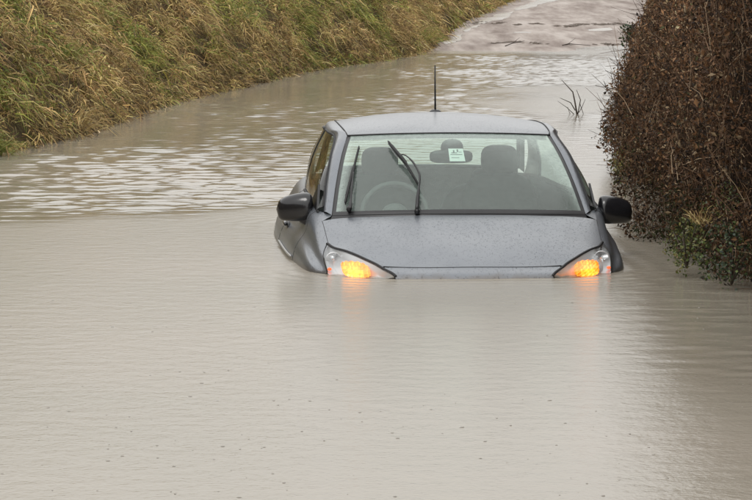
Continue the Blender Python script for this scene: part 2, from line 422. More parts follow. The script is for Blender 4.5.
# ------------------------------------------------------------------ ground
drows = np.concatenate([[-300, -100, -40, -15, -5, 0, 4, 8], np.arange(10, 115, .25), [120, 130, 145, 160, 190, 240, 300, 400, 600, 900, 1500, 3000]])
lo = np.array([3000, 900, 300, 100, 40, 15, 8, 4, 2.5, 1.9, 1.5, 1.2, 1.0, .8, .6, .45, .3, .2, .12, .06, 0.0])
ro = np.array([0.0, .15, .3, .5, .8, 1.1, 1.5, 2.2, 3.0, 6, 15, 60, 200, 900, 3000])
mid = np.linspace(0, 1, 9)[1:-1]
G = []
for d in drows:
    xl, xr, zr = float(XL(d)), float(XR(d)), float(road_z(d))
    row = [(xl - o, d, float(bank_l(d, o))) for o in lo]
    row += [(xl + (xr - xl) * t, d, zr - .012 - .24 * float(sstep(45, 55, d) * sstep(100, 90, d))) for t in mid]
    row += [(xr + o, d, float(bank_r(d, o))) for o in ro]
    G.append(row)
G = np.array(G)
g = big_mesh('ground', G.reshape(-1, 3), grid_faces(*G.shape[:2]), M['soil']); tag(g, kind='structure')

# road surface rising out of the water
def road_wob(d, t):
    return (fbm(d * .8, t * 5, 21) - .5) * .05 + .012 + (fbm(d * .22 + 3, t * 2.6, 27, 2) - .5) * .26 * sstep(50, 60, d) * sstep(88, 70, d)
rd = np.concatenate([np.arange(40, 116, .5), [120, 140, 160, 200, 300]])
tt = np.linspace(0, 1, 25)
G = []
for d in rd:
    xl, xr = float(XL(d)) + .02, float(XR(d)) - .02
    wob = road_wob(np.full(25, d), tt)
    camber = -.03 * np.abs(tt * 2 - 1) ** 2
    G.append([(xl + (xr - xl) * t, d, float(road_z(d)) + wob[i] + camber[i] + .02) for i, t in enumerate(tt)])
G = np.array(G)
g = big_mesh('road', G.reshape(-1, 3), grid_faces(*G.shape[:2]), M['road']); tag(g, kind='structure')

# ------------------------------------------------------------------ flood water
nw = 130
th = rng.normal(0, R(38), nw) + R(90)
lam = np.exp(rng.uniform(np.log(.08), np.log(.42), nw))
ph = rng.uniform(0, 6.283, nw)
kx, ky = 2 * np.pi / lam * np.cos(th), 2 * np.pi / lam * np.sin(th)
wamp = lam ** 0.95
wamp *= 1.0 / math.sqrt(0.5 * np.sum((wamp * 2 * np.pi / lam) ** 2))     # unit rms slope
def ripple(x, d):
    s = np.zeros_like(x)
    for i in range(nw): s += wamp[i] * np.sin(kx[i] * x + ky[i] * d + ph[i])
    return s
def ruffle(x, d):
    """0 calm .. 1 wind-ruffled, patches lying on the flood"""
    wob = (fbm(x * .6, d * .25, 31) - .5)
    front = sstep(-.9, 1.3, d - (21.4 + .85 * x + wob * 2.2 + (fbm(x * 2.2, d * .6, 33) - .5) * 1.6))
    patch = np.hypot((x - 2.25 - (d - 39.5) * .10) / 1.25, (d - 39.5) / 5.2) + wob * .5
    m = front * (0.30 + 0.70 * sstep(.85, 1.08, patch))
    m = m * (1 - .70 * sstep(.75, 1.15, x - (d - 20) * .05) * sstep(44, 34, d))   # sheltered strip by the hedge behind the car
    m = m * (1 - .65 * sstep(59, 63, d))
    m = m * (0.55 + 0.45 * sstep(.36, .56, fbm(x * .28 + 3, d * .20, 41)))
    m = m * (.60 + .85 * fbm(x * .8 + 7, d * .45, 45, 2))
    m = np.maximum(m, .34 * sstep(.9, 1.7, x - .045 * (d - 15)) * sstep(17.8, 15.8, d) * sstep(10.5, 12.5, d))
    return m
dn = [-60, -30, -15, -5, 0, 4, 7]
d = 8.0
while d < 84:
    dn.append(d); d += max(.02, min(.11, d * d / 4854 * (0.8 if d < 14 else 0.34)))
dn = np.array(dn)
un = np.linspace(0, 1, 300)
W = []
for d in dn:
    xl, xr = float(XL(d)) - .5, float(XR(d)) + .7
    W.append(np.stack([xl + (xr - xl) * un, np.full(300, d), np.zeros(300)], -1))
W = np.array(W)
mk = ruffle(W[..., 0], W[..., 1])
# rings pushed out by the hull of the car
cx_, cy_ = W[..., 0] - .495, W[..., 1] - 15.97
lx_ = cx_ * math.cos(R(3.5)) + cy_ * math.sin(R(3.5)); ly_ = -cx_ * math.sin(R(3.5)) + cy_ * math.cos(R(3.5))
qx, qy = np.abs(lx_) - .36, np.abs(ly_ - 2.0) - 1.52
hull = np.hypot(np.maximum(qx, 0), np.maximum(qy, 0)) - .50
ring = .0022 * np.sin(hull * 2 * np.pi / .13 + 2 * fbm(W[..., 0] * 2, W[..., 1] * 2, 99)) * np.exp(-np.maximum(hull, 0) / .28) * (hull > -.2)
W[..., 2] = ring + ripple(W[..., 0], W[..., 1]) * (0.0030 + 0.076 * mk) * sstep(7.0, 9.0, W[..., 1])
wat = big_mesh('flood_water', W.reshape(-1, 3), grid_faces(*W.shape[:2]), M['water'], colors=np.repeat(mk.reshape(-1, 1), 3, 1)); tag(wat, kind='structure')
print('water quads', W.shape)

# ------------------------------------------------------------------ car (local: x lateral, y back from the nose, z up from the water)
CAR_YAW = R(3.5)
car = empty('car', (0.495, 15.97, 0.0), CAR_YAW)
tag(car, 'dark grey hatchback stranded nose-deep in brown flood water with indicators lit', 'car')
CP = [  # stations nose -> tail, each (lateral, back, up) for b = 0 centre .. 5 sill
 [(0, .03, -.45), (.40, .06, -.45), (.64, .17, -.45), (.68, .20, -.45), (.70, .23, -.46), (.70, .25, -.47)],
 [(0, -.08, -.15), (.40, -.04, -.15), (.65, .15, -.16), (.69, .19, -.22), (.71, .23, -.30), (.72, .25, -.46)],
 [(0, -.035, .0), (.395, .008, .0), (.66, .145, -.01), (.705, .215, -.08), (.725, .25, -.18), (.735, .28, -.46)],
 [(0, .07, .052), (.40, .11, .048), (.665, .235, .048), (.73, .285, .005), (.757, .32, -.08), (.77, .33, -.46)],
 [(0, .28, .135), (.40, .305, .125), (.688, .37, .093), (.753, .385, .036), (.797, .40, -.04), (.81, .40, -.46)],
 [(0, .50, .195), (.40, .51, .185), (.708, .53, .130), (.776, .54, .068), (.830, .54, -.015), (.845, .54, -.46)],
 [(0, .78, .262), (.40, .80, .255), (.726, .87, .226), (.797, .87, .130), (.862, .87, .0), (.88, .87, -.46)],
 [(0, 1.2, .29), (.40, 1.2, .29), (.752, 1.30, .298), (.818, 1.30, .175), (.893, 1.30, .0), (.90, 1.30, -.46)],
 [(0, 2.0, .30), (.40, 2.0, .30), (.765, 2.0, .305), (.832, 2.0, .175), (.912, 2.0, .0), (.91, 2.0, -.46)],
 [(0, 2.7, .30), (.40, 2.7, .30), (.745, 2.7, .300), (.825, 2.7, .170), (.925, 2.7, .0), (.91, 2.7, -.46)],
 [(0, 3.3, .30), (.40, 3.3, .30), (.70, 3.35, .310), (.82, 3.35, .19), (.895, 3.35, .0), (.88, 3.35, -.46)],
 [(0, 3.6, .31), (.40, 3.6, .31), (.65, 3.72, .30), (.745, 3.76, .18), (.80, 3.78, .0), (.78, 3.76, -.46)],
 [(0, 3.80, .30), (.35, 3.78, .30), (.580, 3.82, .30), (.620, 3.90, .17), (.64, 3.92, .0), (.62, 3.88, -.46)],
]
CPA = np.array(CP, float)
full = np.concatenate([CPA[:, :0:-1] * np.array([-1, 1, 1]), CPA], axis=1)       # b = -5..5
def _cr(p0, p1, p2, p3, t):
    return .5 * ((2 * p1) + (-p0 + p2) * t + (2 * p0 - 5 * p1 + 4 * p2 - p3) * t * t + (-p0 + 3 * p1 - 3 * p2 + p3) * t ** 3)
def _idx(v, n):
    i = max(0, min(int(math.floor(v)), n - 2)); return i, v - i
def F(a, b, off=0.0):
    na, nb = full.shape[:2]
    ia, ta = _idx(a, na); ib, tb = _idx(b + 5, nb)
    rows = []
    for di in (-1, 0, 1, 2):
        r = full[max(0, min(ia + di, na - 1))]
        rows.append(_cr(*[r[max(0, min(ib + dj, nb - 1))] for dj in (-1, 0, 1, 2)], tb))
    p = _cr(*rows, ta)
    # pressed crease along each side of the bonnet
    if off:
        e = 1e-3
        u = F(a + e, b) - F(a - e, b); v = F(a, b + e) - F(a, b - e)
        nrm = np.cross(v, u); nrm = nrm / (np.linalg.norm(nrm) + 1e-9)
        c = p - np.array([0, p[1] * .9 + .2, -.6])
        if np.dot(nrm, c) < 0: nrm = -nrm
        p = p + nrm * off
    return p
def poly(pts, t):
    """point on polyline at t in 0..1 by index, smoothed"""
    pts = np.array(pts, float); n = len(pts)
    v = t * (n - 1); i, f = _idx(v, n)
    g = [pts[max(0, min(i + k, n - 1))] for k in (-1, 0, 1, 2)]
    return _cr(*g, f)
def lin(pts, t):
    pts = np.array(pts, float); n = len(pts); i, f = _idx(t * (n - 1), n)
    return pts[i] * (1 - f) + pts[i + 1] * f
def ruled(c0, c1, nu, nv, off=0.0, fn=poly):
    G = []
    for i in range(nv + 1):
        v = i / nv; row = []
        for j in range(nu + 1):
            u = j / nu
            ab = fn(c0, u) * (1 - v) + fn(c1, u) * v
            row.append(F(ab[0], ab[1], off))
        G.append(row)
    return G
def mirx(G): return [[(-p[0], p[1], p[2]) for p in r] for r in G]
def panel(name, G, mat, parent, smooth=True):
    # face the sheet outwards, away from the middle of the cabin
    A = np.array([[tuple(p) for p in r] for r in G], float)
    n_ = np.cross(A[:-1, 1:] - A[:-1, :-1], A[1:, :-1] - A[:-1, :-1]); c_ = A[:-1, :-1] - np.array([0, 2.0, -.2])
    if np.sum(n_ * c_) < 0: A = A[:, ::-1]
    return MB().grid(A).build(name, mat, parent, smooth)
def seam(ab, r=.0045, off=-.002, n=40, fn=poly, sgn=1):
    pts = []
    for i in range(n + 1):
        q = fn(ab, i / n); p = F(q[0], q[1], off); pts.append((p[0] * sgn, p[1], p[2]))
    return tube(pts, r, 6)

# bonnet
HLE = [(2.12, 1.0), (2.62, 1.10), (3.1, 1.24), (3.5, 1.45), (4.0, 1.68), (4.55, 1.88), (5.0, 2.0)]     # headlight upper edge in surface coordinates
front = [(a, -b) for a, b in HLE[:1:-1]] + [(3.06, -1.15), (3.0, -.6), (3.0, 0), (3.0, .6), (3.06, 1.15)] + HLE[2:]
nf = len(front)
back = [(6.0, -2.0 + 4.0 * k / (nf - 1)) for k in range(nf)]
G = ruled(front, back, 96, 40)
for r in G:                                    # pressed creases running from the pillars to the lamps
    for k, p in enumerate(r):
        yc = .50 + .10 * (p[1] - .5)
        p[2] += .0035 * math.exp(-((abs(p[0]) - yc) / .04) ** 2) * float(sstep(.3, .5, p[1]) * sstep(.86, .75, p[1]))
bonnet = panel('bonnet', G, M['paint'], car)
MB().add(*seam([(3.06, -1.15), (3.0, -.6), (3.0, 0), (3.0, .6), (3.06, 1.15)], .0034, -.0012, 60)).build('shut_line', M['rubber'], bonnet)
for s in (1, -1): MB().add(*seam([(5.0, 2.0), (5.5, 2.0), (6.0, 2.0)], .0018, -.0008, 30, sgn=s)).build('shut_line', M['rubber'], bonnet)
# front bumper and nose panel down under the water
fr2 = [(2.12, -1.0), (2.62, -1.10), (3.0, -1.14), (3.0, -.6), (3.0, 0), (3.0, .6), (3.0, 1.14), (2.62, 1.10), (2.12, 1.0)]
lo2 = [(0, -3 + 6 * k / 8) for k in range(9)]
bumper = panel('bumper', ruled([(3.0, -1.14), (3.0, -.6), (3.0, 0), (3.0, .6), (3.0, 1.14)], [(2.0, -1.0), (2.0, -.5), (2.0, 0), (2.0, .5), (2.0, 1.0)], 60, 14), M['paint'], car)
o = panel('lower_grille', ruled([(2.0, -3), (2.0, -1), (2.0, 0), (2.0, 1), (2.0, 3)], [(0, -3), (0, -1), (0, 0), (0, 1), (0, 3)], 40, 8), M['black'], bumper)

# fenders, doors, rear quarters
LO = 5.0
for s in (1, -1):
    mm = (lambda G: G) if s == 1 else mirx
    G = ruled([(5.0, 2.0), (5.35, 2.0), (5.7, 2.0), (6.2, 2.0), (6.5, 2.0)], [(3.0, 3.0), (3.4, LO), (4.3, LO), (5.5, LO), (6.5, LO)], 40, 24)
    fender = panel('fender', mm(G), M['paint'], car)
    if s == -1: fender['label'] = 'grey front wing on the steering wheel side'
    G = ruled([(6.5, 2.0), (7.5, 2.0), (8.3, 2.0)], [(6.5, LO), (7.5, LO), (8.3, LO)], 40, 24)
    door = panel('door', mm(G), M['paint'], car)
    for a_ in (6.5, 8.3): MB().add(*seam([(a_, 2.0), (a_, 3.0), (a_, 4.0), (a_, 5.0)], .003, -.0015, 40, sgn=s)).build('door_gap', M['rubber'], door)
    mb = MB()
    mb.add(*seam([(6.6, 2.02), (7.5, 2.02), (8.28, 2.02)], .008, .001, 40, sgn=s))
    mb.build('waist_seal', M['rubber'], door)
    # moulding along the lower door, just at the waterline
    pts = [F(6.6 + 1.6 * k / 20, 3.93, .006) * np.array([s, 1, 1]) for k in range(21)]
    MB().tube([tuple(p) for p in pts], [.003] + [.006] * 19 + [.003], 8).build('side_moulding', M['chromeband'], door)
    # handle with its dark recess
    hp = F(7.95, 3.42, .0) * np.array([s, 1, 1])
    hb = MB(); hb.ell(hp, (.012, .075, .026), 16, 8); hb.build('handle_recess', M['black'], door)
    hp2 = F(7.95, 3.42, .024) * np.array([s, 1, 1])
    hb = MB(); hb.ell(hp2, (.012, .085, .014), 16, 8, .8); hb.build('handle', M['gloss'], door)
    G = ruled([(8.3, 2.0), (9.5, 2.0), (11, 2.0), (12, 2.0)], [(8.3, LO), (9.5, LO), (11, LO), (12, LO)], 40, 24)
    panel('rear_quarter', mm(G), M['paint'], car)

# headlights
for s in (1, -1):
    mm = (lambda G: G) if s == 1 else mirx
    top = HLE
    outer = [(2.12, 1.0), (1.75, 1.5), (1.85, 2.1), (2.3, 2.6), (3.0, 2.92), (3.9, 2.62), (5.0, 2.02)]
    G = ruled(top, outer, 48, 20, -.045)
    G0 = ruled(top, outer, 48, 20, 0.0)
    # housing: sunken bowl whose rim meets the body surface
    H = []
    for i in range(21):
        row = []
        for j in range(49):
            k = min(i / 20, 1 - i / 20) * 2; e = min(1, k * 3.2) * min(1, min(j, 48 - j) / 5.0)
            row.append(np.array(G0[i][j]) * (1 - e) + np.array(G[i][j]) * e)
        H.append(row)
    hl = panel('headlight', mm(H), M['lampshell'], car)
    panel('lens', mm(ruled(top, outer, 48, 20, .003)), M['lens'], hl)
    MB().add(*seam(HLE + [(5.06, 2.04)], .0078, .001, 60, sgn=s)).build('rim_seal', M['rubber'], hl)
    MB().add(*seam([(5.06, 2.04), (3.9, 2.64), (3.0, 2.94)], .004, -.001, 40, sgn=s)).build('edge_seal', M['rubber'], hl)
    # main reflector bowl
    def bowl(c, r, depth, tilt, nu=24, nv=6):
        b = MB(); V = []; FF = []
        rot = Matrix.Rotation(tilt, 3, 'Z')
        for j in range(nv + 1):
            q = j / nv
            for i in range(nu):
                a = 2 * math.pi * i / nu
                v = rot @ Vector((r[0] * q * math.cos(a), depth * (1 - q * q), r[1] * q * math.sin(a)))
                V.append(Vector(c) + v)
        for j in range(nv):
            for i in range(nu):
                i2 = (i + 1) % nu; FF.append((j * nu + i, j * nu + i2, (j + 1) * nu + i2, (j + 1) * nu + i))
        return V, FF
    c = F(4.05, 2.08, -.034) * np.array([s, 1, 1])
    MB().add(*bowl(tuple(c), (.040, .040), .04, R(18) * s)).build('reflector', M['chrome'], hl)
    MB().tube([(c[0] + .041 * math.cos(a), c[1] - .002, c[2] + .041 * math.sin(a)) for a in [2 * math.pi * k / 24 for k in range(25)]], .0028, 6).build('reflector_ring', M['lampshell'], hl)
    # indicator: faceted amber lamp just behind the lens
    G = []
    nI, nJ = 9, 11
    for i in range(nI):
        row = []
        for j in range(nJ):
            u, v = j / (nJ - 1) * 2 - 1, i / (nI - 1) * 2 - 1
            # superelliptic outline
            rr = max(1e-6, (abs(u) ** 3 + abs(v) ** 3) ** (1 / 3)); mmx = max(abs(u), abs(v)); k = (mmx / rr) if rr > 1e-5 else 1
            bb = 1.68 + u * k * .30; aa = 2.78 + v * k * .72 + .25 * (bb - 1.67)
            p = F(aa, bb, -.016 + .006 * ((i + j) % 2))
            row.append((p[0] * s, p[1], p[2]))
        G.append(row)
    panel('indicator_lamp', G, M['amber'], hl, smooth=False)
    p = F(3.15, 2.72, -.010) * np.array([s, 1, 1])
    MB().ell(tuple(p), (.011, .006, .008), 12, 8).build('marker_lamp', M['sidelamp'], hl)

# ---------------- cabin
def bez(pts, n): return [poly(pts, k / n) for k in range(n + 1)]
def coons(c0, c1, d0, d1, bulge=(0, 0, 0)):
    """c0,c1 run across (u); d0,d1 run up (v)"""
    nu, nv = len(c0) - 1, len(d0) - 1
    G = []
    for i in range(nv + 1):
        v = i / nv; row = []
        for j in range(nu + 1):
            u = j / nu
            p = (1 - v) * c0[j] + v * c1[j] + (1 - u) * d0[i] + u * d1[i] - ((1 - u) * (1 - v) * c0[0] + u * (1 - v) * c0[-1] + (1 - u) * v * c1[0] + u * v * c1[-1])
            k = 16 * u * (1 - u) * v * (1 - v)
            row.append(p + np.array(bulge) * k)
        G.append(row)
    return G
A3 = lambda *p: [np.array(q, float) for q in p]
WSB = (.672, .915, .252); WST = (.556, 1.565, .640)              # windscreen corners
nU, nV = 48, 24
def mirp(p): return np.array([-p[0], p[1], p[2]])
side = bez(A3(WSB, (.640, 1.13, .398), (.600, 1.36, .535), WST), nV)
base = bez(A3((-.672, .915, .252), (-.42, .83, .262), (0, .79, .268), (.42, .83, .262), WSB), nU)
head = bez(A3((-.556, 1.565, .640), (-.3, 1.50, .652), (0, 1.475, .657), (.3, 1.50, .652), WST), nU)
WS = coons(base, head, [mirp(p) for p in side], side, (0, -.012, .022))
ws = MB().grid(WS).build('windscreen', M['screen'], car)
# mist left outside the wiped arcs
me = ws.data
ca = me.color_attributes.new('Col', 'FLOAT_COLOR', 'POINT')
arr = np.ones((len(me.vertices), 4), np.float32)
for i in range(nV + 1):
    for j in range(nU + 1):
        u, v = j / nU, i / nV
        e = 0.035
        m_top = float(sstep(.74, .90, v + .10 * abs(u - .45)))
        m_r = float(sstep(.86, .955, u + .17 * (v - .4)))
        m_l = float(sstep(.09, .045, u))
        smear = .10 * math.exp(-((u - .80 + .25 * (v - .5)) / .09) ** 2 - ((v - .50) / .26) ** 2)
        arr[i * (nU + 1) + j, :3] = .12 + smear + .30 * max(m_top * .7, m_r, m_l * .8)
ca.data.foreach_set('color', arr.ravel())
def glasspt(u, v, off=0.0):
    fi, fj = v * nV, u * nU
    i, j = min(int(fi), nV - 1), min(int(fj), nU - 1); a, b = fi - i, fj - j
    P = lambda ii, jj: np.array(WS[ii][jj])
    p = (P(i, j) * (1 - b) + P(i, j + 1) * b) * (1 - a) + (P(i + 1, j) * (1 - b) + P(i + 1, j + 1) * b) * a
    n = np.cross(P(i, j + 1) - P(i, j), P(i + 1, j) - P(i, j)); n /= np.linalg.norm(n)
    if n[2] < 0: n = -n
    return p + n * off
# black printed border of the screen, just inside the glass
def border(u0, u1, v0, v1, nu, nv): return [[glasspt(u0 + (u1 - u0) * j / nu, v0 + (v1 - v0) * i / nv, .0015) for j in range(nu + 1)] for i in range(nv + 1)]
mb = MB()
mb.grid(border(0, 1, 0, .055, 48, 3)).grid(border(0, .030, .055, .985, 2, 24)).grid(border(.970, 1, .055, .985, 2, 24)).grid(border(0, 1, .985, 1.0, 48, 1))
mb.build('screen_border', M['black'], ws)
MB().tube([tuple(p + np.array([0, -.004, .002])) for p in head], .005, 6).build('screen_seal', M['rubber'], ws)
for s in (1, -1): MB().tube([(p[0] * s, p[1], p[2]) for p in side], .0035, 6).build('screen_seal', M['rubber'], ws)
# cowl between bonnet and glass
G = []
for i in range(5):
    v = i / 4; row = []
    for j in range(41):
        b = -1.90 + 3.80 * j / 40
        p0 = F(6.0, b, -.004); p1 = glasspt(min(max((b / 1.92 + 1) / 2, 0), 1), .02, .002)
        row.append(p0 * (1 - v) + p1 * v - np.array([0, 0, .014 * math.sin(math.pi * v)]))
    G.append(row)
panel('cowl', G, M['black'], car)

# roof, pillars
ditch = A3(WST, (.566, 1.72, .662), (.578, 2.15, .678), (.570, 2.7, .670), (.545, 3.18, .640))
wtop = A3((.616, 1.735, .622), (.640, 2.0, .640), (.645, 2.3, .644), (.630, 2.75, .632), (.592, 3.2, .60))
nR = 40
dc = bez(ditch, nR)
rc = bez(A3((0, 1.475, .657), (0, 1.72, .694), (0, 2.15, .724), (0, 2.7, .722), (0, 3.22, .688)), nR)
G = []
for i in range(nR + 1):
    row = []
    for j in range(41):
        u = j / 20 - 1
        au = abs(u)
        p = rc[i] * (1 - au ** 2.1) + np.array([dc[i][0], dc[i][1], dc[i][2]]) * au ** 2.1
        yb = rc[i][1] * (1 - au ** 2) + dc[i][1] * au ** 2
        row.append((dc[i][0] * u, yb, p[2]))
    G.append(row)
# front roof edge follows the header curve
for j in range(41):
    u = j / 40; hp = poly(head, u); G[0][j] = tuple(hp)
roof = panel('roof', G, M['paint'], car)
panel('headliner', [[(p[0] * .97, p[1] + .02, p[2] - .028) for p in r] for r in G], M['liner'], car)
for s in (1, -1):
    MB().tube([(p[0] * s, p[1], p[2] + .002) for p in dc], .0035, 6).build('roof_moulding', M['rubber'], roof)
# pillar and cant rail strip, one per side
inner = A3(WSB, (.640, 1.13, .398), (.600, 1.36, .535), WST) + ditch[1:]
outer = A3((.714, 1.00, .262), (.690, 1.21, .395), (.654, 1.43, .530)) + [wtop[0]] + wtop[1:]
nS = 64
ic, oc = bez(inner, nS), bez(outer, nS)
for s in (1, -1):
    G = []
    for i in range(nS + 1):
        row = []
        for k in range(9):
            v = k / 8
            p = ic[i] * (1 - v) + oc[i] * v
            bul = math.sin(math.pi * v) * .012
            p = p + np.array([bul * .75, -.3 * bul if i < nS * .4 else 0, bul])
            row.append((p[0] * s, p[1], p[2]))
        G.append(row)
    panel('pillar_rail', G, M['paint'], car)
    # scuttle corner between wing top, pillar foot and belt
    wb = [F(6.0 + .5 * k / 10, 2.0) for k in range(11)]
    G = []
    for k in range(11):
        t = k / 10
        top = np.array(WSB) * (1 - t) + np.array(outer[0]) * t
        bot = wb[k]
        G.append([tuple((top * (1 - q) + bot * q) * np.array([s, 1, 1])) for q in (0, .33, .66, 1)])
    panel('scuttle_corner', G, M['paint'], car)
    # side windows: front door glass and rear side glass
    belt = lambda a: F(a, 2.0)
    ob = bez(A3(outer[0], outer[1], outer[2], wtop[0]), 16)
    def wt(y):
        ys = [p[1] for p in oc]; 
        return np.array([np.interp(y, ys, [p[0] for p in oc]), y, np.interp(y, ys, [p[2] for p in oc])])
    # front glass: front edge on the pillar, rear edge at the centre post
    yB = 2.22
    aB = 8.0 + (yB - 2.0) / .7
    def win(y0, y1, a0, a1, n=24):
        G = []
        for k in range(n + 1):
            t = k / n
            bt = belt(a0 + (a1 - a0) * t); tp = wt(y0 + (y1 - y0) * t)
            row = []
            for q in range(9):
                v = q / 8; p = bt * (1 - v) + tp * v + np.array([.022 * math.sin(math.pi * v), 0, 0])
                row.append((p[0] * s, p[1], p[2]))
            G.append(row)
        return G
    Gf = win(1.045, yB, 6.42, aB)
    w1 = panel('side_window', Gf, M['glass'], car)
    Gr = win(yB + .07, 3.05, aB + .10, 10.0)
    w2 = panel('side_window', Gr, M['glass'], car)
    # centre post (black) and window frame trim
    Gp = win(yB - .004, yB + .074, aB - .006, aB + .106, 4)
    panel('centre_post', [[(p[0] + .004 * s, p[1], p[2]) for p in r] for r in Gp], M['black'], car)
    MB().tube([(r[-1][0] * 1.004, r[-1][1], r[-1][2]) for r in Gf], .0065, 6).build('window_seal', M['rubber'], w1)
    MB().tube([(p[0] * 1.002, p[1], p[2]) for p in Gf[0]], .0035, 6).build('window_seal', M['rubber'], w1)
    MB().tube([(r[-1][0] * 1.004, r[-1][1], r[-1][2]) for r in Gr], .009, 6).build('window_seal', M['rubber'], w2)
    MB().tube([(p[0] * 1.004, p[1], p[2]) for p in Gr[-1]], .009, 6).build('window_seal', M['rubber'], w2)
    # small fixed pane post at the mirror foot
    pp = win(1.045, 1.30, 6.42, 7.05, 6)
    # rear pillar
    Gq = win(3.05, 3.2, 10.0, 11.0, 8)
    panel('rear_pillar', Gq, M['paint'], car)
# rear window and tailgate
rtop = bez(A3((-.545, 3.18, .640), (0, 3.22, .688), (.545, 3.18, .640)), 24)
rbot = bez(A3((-.60, 3.64, .34), (0, 3.74, .345), (.60, 3.64, .34)), 24)
rs = bez(A3((.545, 3.18, .640), (.580, 3.42, .50), (.60, 3.64, .34)), 12)
Gw = coons(rtop, rbot, [mirp(p) for p in rs], rs, (0, .02, .02))
rw = panel('rear_window', Gw, M['rearglass'], car)
for c_ in (rtop, rbot, rs, [mirp(p) for p in rs]): MB().tube([tuple(p) for p in c_], .012, 6).build('window_seal', M['rubber'], rw)
for s in (1, -1):
    G = []
    for k in range(13):
        t = k / 12; a = rs[k]; b = np.array(F(10.0 + 1.0 * t, 2.0)) * t + wt(3.2) * (1 - t) if False else (wt(3.19) * (1 - t) + F(11.0, 2.0) * t)
        G.append([tuple((a * (1 - q) + b * q) * np.array([s, 1, 1])) for q in (0, .25, .5, .75, 1)])
    panel('rear_corner', G, M['paint'], car)
tl = bez(A3((-.60, 3.64, .34), (0, 3.74, .345), (.60, 3.64, .34)), 24)
tm = bez(A3((-.64, 3.90, .05), (0, 3.98, .05), (.64, 3.90, .05)), 24)
tb = bez(A3((-.62, 3.88, -.46), (0, 3.96, -.46), (.62, 3.88, -.46)), 24)
panel('tailgate', [tl, [(p + q) / 2 + np.array([0, .05, .02]) for p, q in zip(tl, tm)], tm, tb], M['paint'], car)
for s in (1, -1):
    MB().ell((s * .665, 3.82, .16), (.05, .05, .11), 12, 8).build('tail_lamp', M['tail'], car)

# mirrors
for s in (-1, 1):
    C0 = Vector((s * (.855 if s == -1 else .868), 1.19, .272 if s == -1 else .250))
    V = []; nu, nv = 28, 16
    for j in range(nv + 1):
        t = j / nv                             # 0 root .. 1 tip
        xx = -.098 + .200 * t
        # height profile: tall near the root, drawn down to a blunt low tip
        e = (1 - (abs(2 * t - 1)) ** 7) ** .42
        hz_up = (.084 - .040 * t ** 3) * e
        hz_dn = (.072 - .012 * t ** 2) * e
        dy = (.075 - .02 * t) * e
        for i in range(nu):
            a = 2 * math.pi * i / nu
            ca_, sa = math.cos(a), math.sin(a)
            z = (hz_up if sa > 0 else hz_dn) * math.copysign(abs(sa) ** .8, sa)
            y = dy * math.copysign(abs(ca_) ** .8, ca_)
            if y > 0: y *= .45                 # flat back that holds the glass
            V.append(C0 + Vector((s * xx, y + .05 * t * t, z + .004 - .012 * t)))
    FF = []
    for j in range(nv):
        for i in range(nu):
            i2 = (i + 1) % nu; FF.append((j * nu + i, j * nu + i2, (j + 1) * nu + i2, (j + 1) * nu + i))
    FF.append(tuple(range(nu))); FF.append(tuple(nv * nu + i for i in range(nu)))
    mo = MB().add(V, FF).build('door_mirror', M['gloss'], car)
    mb = MB()
    mb.tube([(s * .745, 1.17, .225), (s * .785, 1.17, .200), (s * .815, 1.18, .215), (s * .835, 1.19, .24)], [.034, .030, .026, .022], 10)
    mb.build('stalk', M['black'], mo)
    mb = MB(); mb.ell((s * .855, 1.232, C0.z), (.070, .004, .05), 20, 8); mb.build('mirror_glass', M['mirror'], mo)
    # black sail panel at the foot of the mirror
    q = [F(6.42, 2.0, .004), F(7.02, 2.0, .004)]
    tri = [q[0], q[1], np.array([.722, 1.19, .40])]
    mb = MB(); mb.add([Vector((p[0] * s, p[1], p[2])) for p in tri] + [Vector((p[0] * s + .012 * s, p[1], p[2])) for p in tri], [(0, 1, 2), (3, 5, 4), (0, 3, 4, 1), (1, 4, 5, 2), (2, 5, 3, 0)])
    mb.build('sail_panel', M['black'], mo, smooth=False)

# aerial
am = MB(); am.tube([(.042, 3.03, .700), (.041, 3.035, .85), (.040, 3.03, .985)], [.0058, .0048, .0036], 8)
am.build('aerial', M['rubber'], car)
a2 = MB(); a2.ell((.042, 3.03, .708), (.034, .045, .016), 16, 8)
a2.build('aerial_base', M['black'], car)

